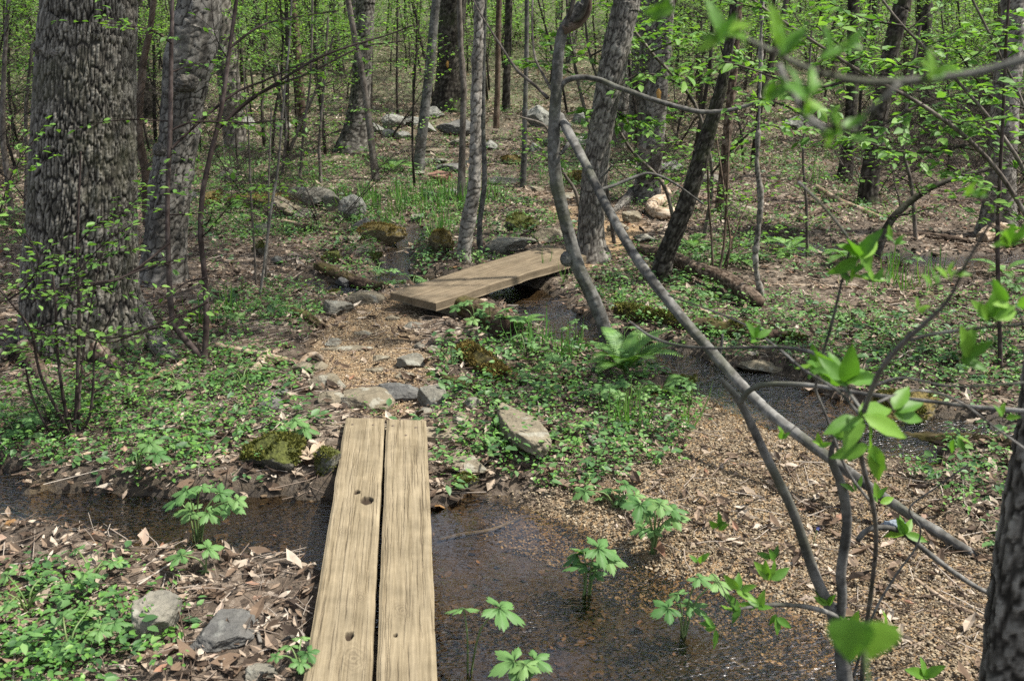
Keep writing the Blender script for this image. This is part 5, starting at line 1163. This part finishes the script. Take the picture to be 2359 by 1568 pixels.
def place(kind, idx, x, y, rz, sc):
    nm, lb, cat, gr = TXT[kind]; z = float(gz(x, y))
    if (kind, idx) not in PROT:
        mb, lv, rg = [q[1] for q in KINDS if q[0] == kind][idx]
        r_ = empty(nm, (0, 0, 0), lb, cat, gr)
        mb.build('stem', M['sapbark'], r_); lv.p and lv.mesh(rg).build('foliage', M['leaf_far' if kind != 'C' else 'leaf'], r_)
        r_.location = (x, y, z); r_.rotation_euler = (0, 0, rz); r_.scale = (sc,)*3; PROT[kind, idx] = r_
    else: dup(PROT[kind, idx], (x, y, z), rz, sc)
rng = np.random.default_rng(77)
def scatter(kind, N, nk, y0, y1, p, xr, s0, s1, clear=.35):
    c = 0; tries = 0; rng = np.random.default_rng(ord(kind)*7+int(y0*10)+N)
    while c < N and tries < 9000:
        tries += 1
        x, y = fan(1, y0, y1, p, rng); x, y = float(x[0]), float(y[0])
        if not xr(x/y, y): continue
        if sdist(STREAM, np.array([x]), np.array([y]))[0] < .15 or sdist(PATH, np.array([x]), np.array([y]))[0] < clear: continue
        place(kind, c % nk, x, y, rng.uniform(0, 6.28), rng.uniform(s0, s1)); c += 1
scatter('A', 210, 6, 11.5, 34, .5, lambda q, y: (y > 16 or q > .15 or q < -.36) and (abs(q+.02) > .05 or y > 19), .75, 1.2)
scatter('A', 34, 6, 11, 17, .3, lambda q, y: abs(q+.02) > .07 and q < .2, .65, .95)
scatter('A', 46, 6, 17.6, 36, .4, lambda q, y: -.3 < q < .3, .7, 1.1)
scatter('B', 44, 5, 11, 34, .3, lambda q, y: (y > 24 or (q > .36 and y > 14) or (q < -.4 and y > 13)), .5, .85)
scatter('C', 9, 3, 13, 24, .4, lambda q, y: q > .26, .7, 1.0)
scatter('D', 26, 3, 6.2, 15, .9, lambda q, y: q > .17 or (y > 9 and abs(q) > .08) or q < -.42, .7, 1.15)
# background trunks, each a tree of its own
bt = []
for k in range(3):
    mb = MB(); r0 = (.11, .075, .05)[k]; rg = np.random.default_rng(60+k)
    pts = np.array([[0, 0, -.3]]+[[rg.normal(0, .05)*j, rg.normal(0, .05)*j, j*1.5] for j in range(1, 7)])
    trunk(mb, pts, np.linspace(r0*1.12, r0*.6, 7), 'ridged', 70+k, .022, 6, .2, .3); bt.append(mb)
bp = {}
rng = np.random.default_rng(505)
for k in range(40):
    while True:
        x, y = fan(1, 12.5, 44, .35, rng); x, y = float(x[0]), float(y[0])
        if sdist(PATH, np.array([x]), np.array([y]))[0] > .5 and sdist(STREAM, np.array([x]), np.array([y]))[0] > .2: break
    j = k % 3; z = float(gz(x, y))
    if j not in bp:
        rt = empty('background_tree', (0, 0, 0), 'grey-brown trunk among many standing far back in the wood', 'tree', 'far trunks of the wood')
        bt[j].build('trunk', M[('grey', 'dark', 'brown')[j]], rt); rt.location = (x, y, z); bp[j] = rt; ro = rt
    else: ro = dup(bp[j], (x, y, z), rng.uniform(0, 6.28), rng.uniform(.75, 1.3))
    ro.rotation_euler = (rng.normal(0, .04), rng.normal(0, .04), rng.uniform(0, 6.28))
# the far wood: one mass
fm, fl = MB(), MB()
lite = [proto_sapling(400+k, 4.5+.6*k, .026, 16, 1.3, .07, .085, 1) for k in range(4)]+[proto_shrub(420+k, 2.1, 6, .06, .12, .6, .012) for k in range(3)]
lite = [(np.concatenate(m.v), [np.concatenate([q for q in m.f if q.shape[1] == w]) for w in sorted({q.shape[1] for q in m.f})], np.array(l.p), unit(np.array(l.d)), np.array(l.s)) for m, l, _ in lite]
for k in range(430):
    x, y = fan(1, 24, 60, .45, rng); z = float(gz(x, y)[0]); a = rng.uniform(0, 6.28); s = rng.uniform(.8, 1.35); c, d = math.cos(a), math.sin(a); Rm = np.array([[c, -d, 0], [d, c, 0], [0, 0, 1]])
    V, Fq, p, dd, sz = lite[k % 7]; o = np.array([x[0], y[0], z])
    fm.add(V@Rm.T*s+o, Fq); X, Y, Z = rand_axes(len(p), rng, .45, dd@Rm.T); fl.inst(*LEAF4, p@Rm.T*s+o, X, Y, Z, sz*s)
wood = fm.build('far_wood', M['sapbark']); tag(wood, 'far grey-green tangle of young trees on the rising slope', kind='stuff')
wl_ = fl.build('foliage', M['leaf_far'], wood); wl_['kind'] = 'stuff'

# ------------------------------------------------------------------ the individually visible thin stems
def stem_plant(name, label, stems, mat, seed, sprays=(), leaf=.04, every=.06, cat='sapling', lmat='leaf', group=None, tpl=LEAF6, extra=None, up=0, twigfrom=.2, ntw=0, tl=.35, droop=.2):
    """STEMS: (pixel points, Y0, Y1); SPRAYS: leafy side branches as (pixel points, Y0, Y1, leaf density)"""
    P0, _ = pix(stems[0][0], stems[0][1], stems[0][2]); root = empty(name, P0[0], label, cat, group); rg = np.random.default_rng(seed)
    lv = LV(); tw = MB(); root_pts = []; tm = 'sapbark' if mat != 'redstem' else 'redstem'
    for k, (pts, a, b) in enumerate(stems):
        P, Rr = pix(pts, a, b); mb = MB()
        if up and k < 2: P = np.vstack([P, P[-1]+unit(P[-1]-P[-2])*up+[0, 0, up*.5]]); Rr = np.concatenate([Rr, Rr[-1:]*.5])
        Pq, _ = trunk(mb, P, Rr, 'plain', seed+k, .008, lump=.05); mb.build('stem', M[mat], root); root_pts.append(Pq)
        for q in range(ntw):
            t = rg.uniform(twigfrom, 1)*(len(P)-1); i = min(int(t), len(P)-2); p = P[i]+(P[i+1]-P[i])*(t-i); an = rg.uniform(0, 6.28)
            ts = MB(); branch(ts, lv, p, [math.cos(an), math.sin(an)*.6, rg.uniform(.0, .5)], tl*rg.uniform(.4, 1.2), max(.0016, Rr[i]*.3), rg, 1, leaf, every, .1, .35); ts.build('twig', M[tm], root)
    for pts, a, b, den in sprays:
        tw = MB()
        P, Rr = pix(pts, a, b); Q = smooth_path(np.column_stack([P, Rr]), 14); tw.tube(Q[:, :3], np.maximum(Q[:, 3], .0012), 6, cap=False)
        T_ = unit(np.gradient(Q[:, :3], axis=0)); sd = 1
        for f in np.arange(.12, 1, .06/den):
            i = min(int(f*13), 12); p = Q[i, :3]+(Q[i+1, :3]-Q[i, :3])*(f*13-i); side = unit(np.cross(T_[i], [0, 0, 1.])); sd = -sd
            branch(tw, lv, p, T_[i]*.7+side*sd*rg.uniform(.4, 1)+np.array([0, 0, rg.uniform(-.3, .1)]), rg.uniform(.06, .26), .0016, rg, 0, leaf, .035, 0, .1, 3)
        tw.build('twig', M[tm], root)
    if lv.p: lv.mesh(rg, tpl, .4).build('foliage', M[lmat], root)
    PTS[root.name] = np.concatenate(root_pts); return root
PTS = {}
YT = G(475, 845)[1]
stem_plant('twin_sapling', 'twin-stemmed dark sapling with a V-shaped foot in front of the knobbly tree',
    [([(505,900,20.2),(485,850,22.1),(455,812,19.3),(425,780,15.6),(400,742,13.8),(392,680,12.9),(388,600,12.0),(386,450,11.0),(392,300,11.0),(394,150,10.1),(397,0,9.2),(398,-40,9.2)], YT, YT+.1),
     ([(468,835,15.6),(474,790,14.7),(475,700,13.8),(470,620,12.9),(462,540,12.9),(466,450,12.0),(482,370,12.0),(502,290,11.0),(515,220,10.1),(528,120,9.2),(545,0,8.3),(550,-40,8.3)], YT, YT+.25)], 'redstem', 1,
    sprays=[([(515,285,8),(560,240,7),(640,190,6),(720,140,6),(800,108,5),(880,85,4),(950,60,3)], YT+.2, YT+1.0, 1.), ([(505,295,7),(600,215,6),(720,165,5),(830,110,4),(930,95,3)], YT+.2, YT+.9, .9),
            ([(395,342,7),(450,290,6),(540,215,6),(600,190,5),(700,145,4)], YT, YT+.5, .6), ([(396,300,5),(440,282,5),(520,282,4),(590,283,3),(650,275,2)], YT, YT+.2, 1.1),
            ([(474,640,6),(430,650,5),(385,680,4),(330,700,3)], YT, YT-.3, .15), ([(390,560,6),(340,600,5),(280,640,5),(220,650,4),(190,655,3)], YT, YT-.4, .15),
            ([(388,610,6),(350,602,6),(280,640,5),(200,655,4),(100,670,3)], YT, YT-.5, .3), ([(478,695,6),(430,720,5),(330,765,4),(230,780,3),(150,770,3),(60,775,2)], YT, YT-.5, .5),
            ([(530,110,6),(600,60,5),(680,40,4),(780,25,3)], YT+.2, YT+.8, 1.), ([(395,100,5),(350,70,4),(300,60,3),(230,50,2)], YT, YT-.3, .6)], leaf=.042, ntw=5, tl=.4)
YS = G(170, 1010)[1]
stem_plant('thin_shrub', 'thin many-stemmed dark shrub with few leaves in front of the big oak',
    [([(172,1010,9),(176,930,9),(180,820,8),(182,720,8),(180,640,7),(178,560,6),(182,450,5),(186,350,4)], YS, YS), ([(168,1005,10),(150,940,9),(138,860,8),(130,780,7),(128,700,6),(120,620,5)], YS, YS-.1),
     ([(165,1008,8),(140,960,8),(100,880,7),(85,830,7),(70,760,6),(20,690,6),(-30,640,5)], YS, YS-.3), ([(176,1010,8),(205,960,7),(215,880,6),(218,800,5),(240,760,4),(270,700,3)], YS, YS-.1), ([(160,1012,6),(120,1000,6),(90,950,5),(70,900,5),(60,850,4)], YS, YS-.2),
     ([(180,1010,6),(184,900,6),(195,790,5),(210,700,4),(240,560,3)], YS, YS+.1)], 'redstem', 2,
    sprays=[([(180,660,5),(250,650,5),(330,620,4),(400,600,3)], YS, YS+.2, .2), ([(70,762,5),(150,745,4),(240,790,4),(330,760,3),(430,715,3)], YS-.2, YS, .6), ([(20,690,5),(60,660,4),(90,600,3),(60,540,2)], YS-.3, YS-.4, .8), ([(128,700,4),(170,640,3),(240,560,3),(300,520,2)], YS-.1, YS, .9), ([(180,560,4),(220,520,3),(290,480,2),(330,440,2)], YS, YS, .8),
            ([(-20,560,4),(20,420,4),(40,380,3),(70,330,2)], YS-.3, YS-.2, .9)], leaf=.036, cat='shrub', ntw=4, tl=.3)
for k, (lb, st, sp) in enumerate((
  ('thin pale whip-like stem left of the small waterfall', [([(598,690,6),(610,600,6),(625,480,6),(640,390,6),(652,250,5),(668,80,4),(672,-20,4)], None, None)], []),
  ('brown many-stemmed whip clump right of the dark leaning trunk', [([(1642,645,6),(1640,560,5),(1632,450,5),(1630,300,4)], None, None), ([(1652,650,6),(1668,560,6),(1674,450,5),(1680,300,4)], None, None), ([(1660,652,5),(1672,600,5),(1700,520,4),(1730,450,3)], None, None), ([(1668,655,6),(1682,560,5),(1676,500,5),(1660,380,4),(1640,250,3)], None, None)], []),
  ('dark leggy sapling with a bent arm at right, behind the shrub', [([(2015,600,22),(2045,520,18),(2090,470,16),(2150,430,13),(2220,405,11),(2300,385,9),(2380,370,8)], None, None)], []),
  ('leafy whip sapling beside the far boulders at left', [([(590,660,5),(585,560,5),(578,450,5),(572,300,4),(560,150,3)], None, None), ([(612,640,5),(618,520,5),(620,400,4),(625,250,3)], None, None)], []),
  ('thin stem crossing in front of the pale boulder right of centre', [([(1340,505,8),(1325,440,8),(1300,400,7),(1275,340,6),(1255,290,6),(1200,270,4)], None, None)], []),
  ('three slender stems left of the bent dark sapling', [([(690,420,7),(700,300,6),(715,180,5),(720,0,5)], None, None), ([(740,430,8),(736,330,7),(746,200,6),(756,40,5)], None, None), ([(650,400,6),(660,280,5),(640,150,4)], None, None)], []),
  ('straggly sapling clump left of the sturdy grey background trunk', [([(660,370,9),(690,290,8),(740,180,7),(770,80,6)], None, None), ([(668,372,7),(650,270,6),(630,150,5)], None, None)], []),
  ('lone thin sapling on the far left behind the oak', [([(30,520,14),(16,400,13),(6,300,12),(10,150,10),(20,0,9)], None, None)], []),
  ('second thin sapling on the far left nearer the oak', [([(58,500,10),(62,380,9),(60,250,8),(75,100,7)], None, None)], []),
  ('leafy slim stem in front of the right background pool', [([(1860,600,8),(1858,480,7),(1850,350,6),(1862,200,5),(1870,60,4)], None, None)], []),
  ('dark slim stem among the twigs right of the far pool', [([(2110,560,10),(2100,430,9),(2080,330,8),(2096,200,7),(2120,60,6)], None, None)], []))):
    f0 = st[0][0][0]; Yg = G(f0[0], f0[1])[1]
    stem_plant('thin_sapling', lb, [(p, Yg, Yg+.15*j) for j, (p, _, _) in enumerate(st)], ('pale', 'brown', 'dark')[k % 3] if k < 3 else 'sapbark', 20+k, leaf=.04, ntw=(3, 6, 9, 6, 4, 7, 8, 9, 9, 9, 9)[k], tl=.55, group='thin saplings of the middle distance', up=0)

# leafy hazel sprays hanging in the right half, each from the stem it grows on
YH = 5.2
stem_plant('hazel_shrub', 'hazel-like shrub with long arching boughs of round leaves behind the near branch at upper right',
    [([(2450,810,13),(2420,620,12.0),(2330,440,10.5),(2240,330,9.8),(2120,240,9.0),(1990,170,7.5),(1850,80,6.8),(1760,20,6.0),(1700,-30,5.2)], YH+.2, YH-.4), ([(2455,812,11),(2430,640,10.5),(2370,420,9.0),(2300,300,8.2),(2190,170,6.8),(2080,60,6.0),(2010,-30,5.2)], YH+.3, YH), ([(2452,806,10),(2425,640,9.0),(2400,420,7.5),(2360,250,6.8),(2300,120,6.0),(2230,-20,5.2)], YH+.3, YH+.5)], 'sapbark', 61,
    sprays=[([(1990,170,7),(1900,200,6),(1820,190,5),(1700,150,4),(1600,130,3)], YH-.2, YH-.5, 1.1), ([(2120,240,7),(2000,300,6),(1900,290,5),(1800,240,4),(1720,220,3)], YH, YH-.4, 1.1), ([(2240,330,7),(2150,350,6),(2050,345,5),(1960,310,4)], YH, YH-.3, 1.1), ([(2190,170,6),(2080,150,5),(1960,120,4),(1880,60,3)], YH, YH-.2, 1.1), ([(2300,300,6),(2220,290,5),(2130,250,4)], YH, YH, 1.2), ([(2080,60,6),(1980,40,5),(1900,0,4)], YH, YH, 1.2), ([(2330,440,6),(2250,420,5),(2180,380,4)], YH+.1, YH, 1.), ([(2360,250,6),(2280,220,5),(2200,110,4)], YH+.4, YH+.3, 1.2)], leaf=.062, cat='shrub', ntw=12, tl=.6)
YW = 8.1
stem_plant('hazel_shrub', 'witch-hazel-like shrub with pale round leaves right behind the crooked tree',
    [([(1415,560,9),(1395,420,8),(1360,300,8),(1330,180,7),(1310,60,6),(1305,-20,6)], YW+.3, YW), ([(1560,560,9),(1530,430,8),(1450,340,7),(1400,240,6),(1360,130,6),(1345,20,5)], YW+.3, YW), ([(1620,560,10),(1640,400,8),(1600,240,8),(1500,120,7),(1430,30,6),(1400,-30,5)], YW+.4, YW+.1)], 'sapbark', 62,
    sprays=[([(1330,180,5),(1300,160,4),(1250,150,3),(1200,140,2)], YW, YW, 1.1), ([(1360,130,5),(1400,110,4),(1470,90,3),(1540,60,2)], YW, YW-.2, 1.2), ([(1600,240,6),(1560,190,5),(1480,170,4),(1420,200,3)], YW, YW-.3, 1.1), ([(1640,400,5),(1700,330,5),(1760,290,4),(1820,300,3)], YW+.3, YW, 1.), ([(1500,120,5),(1580,90,4),(1660,100,3),(1740,150,2)], YW, YW-.2, 1.2), ([(1400,240,5),(1440,270,4),(1500,280,3)], YW, YW-.2, 1.)], leaf=.075, cat='shrub', ntw=9, tl=.5)

# ------------------------------------------------------------------ near branches in front of the right half (soft with the lens's depth of field)
def clusters(root, cl, seed, mat='shrub_leaf', spread=.8):
    """tufts of pointed leaves: (u, v, leaf px, number, lean angle on the picture in degrees, Y)"""
    rg = np.random.default_rng(seed); b = MB(); tw = MB()
    for u, v, s, n, ang, Yc in cl:
        if root.name in PTS:
            st_ = PTS[root.name]; rel = st_-[0, 0, CAMH]; dz = rel[:, 1]*CT-rel[:, 2]*ST
            j = np.argmin(np.hypot(CU+F*rel[:, 0]/dz-u, CV-F*(rel[:, 1]*ST+rel[:, 2]*CT)/dz-v)); Yc = st_[j, 1]-.02
        p = PY(u, v, Yc); L = s*depth(p)/F
        if root.name in PTS:
            st_ = PTS[root.name]; q_ = st_[np.argmin(np.linalg.norm(st_-p, axis=1))]; ln_ = np.linalg.norm(q_-p)
            if ln_ > .006: tw = MB(); tw.tube(smooth_path([q_, (q_+p)/2+np.array([0, 0, ln_*.12]), p], 6), np.linspace(.0016, .0009, 6), 5); tw.build('twig', M['sapbark'], root)
        for k in range(n):
            a = math.radians(ang)+(k-(n-1)/2)*spread*rg.uniform(.7, 1.1)+rg.normal(0, .12)
            d = unit(np.array([math.cos(a), rg.normal(0, .45), math.sin(a)])); up = unit(np.array([rg.normal(0, .6), -.7, .8+rg.normal(0, .4)]))
            X = unit(np.cross(d, up)); Z = np.cross(X, d); b.inst(*BIGL, (p+rg.normal(0, .003, 3))[None], X[None], d[None], Z[None], np.array([L*rg.uniform(.75, 1.1)]))
    o = b.build('foliage', M[mat], root); return o
YF = G(1950, 1640)[1]
fs = stem_plant('forked_shrub', 'smooth grey forked shrub in the near right foreground with fresh leaf tufts',
    [([(1966,1760,38.6),(1955,1640,37.0),(1946,1560,35.3),(1935,1460,33.6),(1915,1395,31.9)], YF, YF), ([(1912,1398,26.9),(1880,1330,25.2),(1852,1250,23.5),(1828,1180,21.8),(1798,1115,21.0),(1765,1050,20.2),(1735,985,19.3),(1708,930,18.5),(1690,905,16.0),(1672,885,12.6),(1660,872,9.2)], YF, YF-.12),
     ([(1932,1440,21.8),(1940,1380,21.8),(1938,1310,22.7),(1948,1240,23.5),(1950,1180,22.7),(1936,1110,21.0),(1922,1075,19.3),(1915,1040,13.4),(1930,1000,9.2)], YF, YF-.1), ([(1706,925,15.1),(1722,903,13.4),(1750,888,13.4),(1790,884,12.6),(1850,886,11.8),(1910,893,10.9),(1980,905,10.1),(2060,915,10.1),(2150,925,9.2),(2250,938,10.1),(2380,948,10.9)], YF-.12, YF-.5),
     ([(1940,1425,10.1),(1900,1408,11.8),(1850,1396,10.9),(1790,1392,10.1),(1745,1396,8.4),(1690,1404,5.9)], YF, YF-.3), ([(1965,1560,6.7),(2010,1420,5.9),(2060,1330,5.0),(2110,1260,4.2),(2120,1215,4.2),(2095,1170,4.2),(2160,1120,3.4),(2230,1070,2.5)], YF, YF-.1),
     ([(1975,1245,11.8),(1995,1222,13.4),(2030,1214,13.4),(2070,1222,12.6),(2110,1250,12.6),(2160,1290,12.6),(2230,1340,10.9),(2290,1372,10.1)], YF+.2, YF+.25)], 'smooth', 63, leaf=0, cat='shrub')
clusters(fs, [(1960,1455,60,4,95,YF-.05),(1905,1580-190,40,3,120,YF-.1),(1750,1400,48,4,110,YF-.25),(1705,1404,50,4,200,YF-.3),(1790,1420,40,3,280,YF-.25),(1650,1445,46,4,190,YF-.3),(1775,1330,56,4,85,YF-.15),(1700,1360,52,4,60,YF-.3),(1780,1290,44,3,100,YF-.2),(1655,1215,40,4,80,YF-.1),(2025,1150,42,4,80,YF-.1),(2085,1230,50,5,85,YF-.1),(1970,1130,36,3,100,YF-.1),(2130,1560,60,4,80,YF-.2),(2040,1450,40,4,70,YF-.1),(1610,1295,36,3,90,YF-.2)], 3)
YN = 1.1; YM = 1.5
nt1 = stem_plant('leafy_twig_shrub', 'slender grey shrub with blurred fresh leaf tufts crossing the right middle of the view',
    [([(1978,1690,12),(1990,1500,11),(2012,1320,11),(2018,1230,11),(2008,1150,12),(1990,1080,12),(1978,1010,12),(1990,950,13),(2005,905,12),(2030,850,12),(2080,790,12),(2130,745,12),(2185,690,9),(2230,600,6),(2290,500,5)], YF+.02, YN), ([(2008,1160,6),(1950,1080,7),(1900,950,6),(1880,900,6),(1885,860,7),(1900,800,7),(1920,730,7),(1950,600,6),(1960,560,5),(1900,480,4),(1840,420,3)], 1.95, 1.6), ([(2082,788,8),(2150,770,8),(2260,755,7),(2380,745,6)], 1.42, 1.3), ([(1990,950,7),(1900,835,7),(1850,806,8),(1760,800,8),(1650,802,7),(1560,795,7),(1500,775,6),(1450,740,4)], YM, 2.2), ([(1985,960,5),(1930,900,4),(1850,850,4),(1790,800,4),(1700,740,4),(1540,680,3)], YM, 2.3),
     ([(2010,890,7),(2080,870,6),(2200,890,5),(2380,880,4)], 1.62, 1.55), ([(1990,940,6),(2100,900,5),(2200,920,5),(2300,990,4),(2370,1040,4)], YM, 1.7)], 'smooth', 64, leaf=0, cat='shrub')
clusters(nt1, [(1980,590,95,6,90,YN+.2),(1960,640,52,4,60,YN+.3),(2010,650,40,4,80,YN+.3),(1950,885,112,5,95,YN-.3),(1935,860,76,3,150,YN-.3),(1988,955,112,5,290,YN-.35),(2000,1030,90,4,260,YN-.4),(2060,950,86,3,20,YN-.4),(2220,820,84,4,60,YN-.35),(2280,730,92,5,60,YN-.4),(2330,700,70,4,150,YN-.45),(2330,560,60,5,100,YN-.2),(2190,640,46,4,80,YN+.1),(2150,660,40,3,100,YN+.1),(1745,780,46,4,100,YN+.3),(1880,840,50,4,160,YN),(2200,1010,40,3,300,YN-.2),(2310,960,40,3,80,YN-.3),(2120,720,30,3,60,YN),(1800,1010,30,3,80,YN+.5),(1890,1030,36,4,80,YN+.4),(1935,1010,34,4,60,YN+.4),(2240,450,40,4,60,YN+.1),(2060,560,36,4,80,YN+.2)], 4)
YB = .74
ob = stem_plant('overhanging_branch', 'blurred pale overhanging branch with big soft leaves at the upper right',
    [([(3000,-120,44),(2700,20,34),(2480,95,26),(2359,138,22),(2260,165,19),(2200,176,18),(2120,186,17),(2050,190,17),(1980,188,16),(1900,172,13),(1830,145,11),(1760,110,9),(1700,82,7),(1655,66,5)], YB, YB+.1), ([(2072,190,15),(2050,215,14),(2015,245,13),(1990,270,12),(1976,296,9)], YB, YB), ([(1900,300,6),(1860,270,7),(1835,230,8),(1812,195,9),(1795,150,7)], YB-.02, YB+.02), ([(1976,296,8),(1940,300,7),(1900,300,6)], YB, YB)], 'smooth', 65, leaf=0, cat='branch')
clusters(ob, [(1650,85,100,4,40,YB),(1655,90,60,3,170,YB),(1795,120,105,2,85,YB-.05),(1815,120,90,2,70,YB),(1905,130,74,3,60,YB),(1940,110,60,2,20,YB),(1800,190,66,3,250,YB),(1845,215,74,4,90,YB-.04),(1850,225,70,3,310,YB),(1935,300,62,4,180,YB),(1960,300,56,3,40,YB),(1930,285,50,2,90,YB),(2140,180,70,3,60,YB),(2150,175,56,3,140,YB),(2170,165,60,1,20,YB),(1560,10,70,3,200,YB+.1)], 6)
nl = empty('near_seedling', np.array([PY(2010,1640,.66)[0], .66, 0]), 'big blurred heart-shaped leaf pair close to the lens at the bottom right', 'plant'); b = MB().tube(smooth_path([np.array([PY(2010,1640,.66)[0], .66, 0.]), PY(2010,1640,.65), PY(1995,1570,.63), PY(1985,1440,.62)], 14), .0016, 5); b.build('stem', M['stem'], nl)
hb = big_leaf(12, .47, -.15, .08, .012, pk=.52)
V = [(np.array([1960, 1440]), 112, 270, -20), (np.array([2040, 1450]), 100, 250, 15)]
lf = MB()
for (c0, s, ang, tw_) in V:
    p = PY(c0[0], c0[1]-20, .62); L = s*depth(p)/F*1.0; a = math.radians(ang); d = unit(np.array([math.cos(a), -.25, math.sin(a)])); up = unit(np.array([math.sin(math.radians(tw_)), -1., .45])); X = unit(np.cross(d, up)); Z = np.cross(X, d)
    lf.inst(*hb, p[None], X[None], d[None], Z[None], np.array([L]))
lf.build('foliage', M['shrub_leaf'], nl)
# ------------------------------------------------------------------ light, sky, camera
EL, AZ = math.radians(60), math.radians(92)      # sun high, behind the right shoulder
w = bpy.data.worlds.new('World'); bpy.context.scene.world = w; w.use_nodes = True
t = w.node_tree; t.nodes.clear(); sk = t.nodes.new('ShaderNodeTexSky'); sk.sky_type = 'NISHITA'; sk.sun_disc = False; sk.sun_elevation = EL; sk.sun_rotation = AZ; sk.air_density = 1.; sk.dust_density = 2.; sk.ozone_density = 1.
bg = t.nodes.new('ShaderNodeBackground'); bg.inputs[1].default_value = .12; ow = t.nodes.new('ShaderNodeOutputWorld'); hs = t.nodes.new('ShaderNodeHueSaturation'); hs.inputs['Saturation'].default_value = .55; t.links.new(sk.outputs[0], hs.inputs['Color']); t.links.new(hs.outputs[0], bg.inputs[0]); t.links.new(bg.outputs[0], ow.inputs[0])
sl = bpy.data.lights.new('sun', 'SUN'); sl.energy = 4.2; sl.angle = math.radians(.8); sl.color = (1, .95, .87); so = bpy.data.objects.new('sun', sl); C.objects.link(so)
from mathutils import Vector
sd_ = Vector((math.sin(AZ)*math.cos(EL), math.cos(AZ)*math.cos(EL), math.sin(EL))); so.rotation_euler = sd_.to_track_quat('Z', 'Y').to_euler(); so.location = sd_*30
cam = bpy.data.cameras.new('camera'); cam.lens = F/2359*36; cam.sensor_width = 36; cam.clip_start = .05; cam.clip_end = 500
cam.dof.use_dof = True; cam.dof.focus_distance = 5.6; cam.dof.aperture_fstop = 6.5
co = bpy.data.objects.new('camera', cam); C.objects.link(co); co.location = (0, 0, CAMH); co.rotation_euler = (PI/2-TH, 0, 0)
sc = bpy.context.scene; sc.camera = co
sc.render.engine = 'CYCLES'; sc.cycles.max_bounces = 6; sc.cycles.diffuse_bounces = 3; sc.cycles.glossy_bounces = 3; sc.cycles.transmission_bounces = 3; sc.cycles.transparent_max_bounces = 6
sc.cycles.caustics_reflective = False; sc.cycles.caustics_refractive = False; sc.cycles.use_denoising = False; sc.cycles.sample_clamp_indirect = 3; sc.cycles.sample_clamp_direct = 2.2
vs = sc.view_settings; vs.view_transform = 'Standard'; vs.look = 'None'; vs.gamma = 1; vs.use_curve_mapping = False; vs.exposure = 1.12
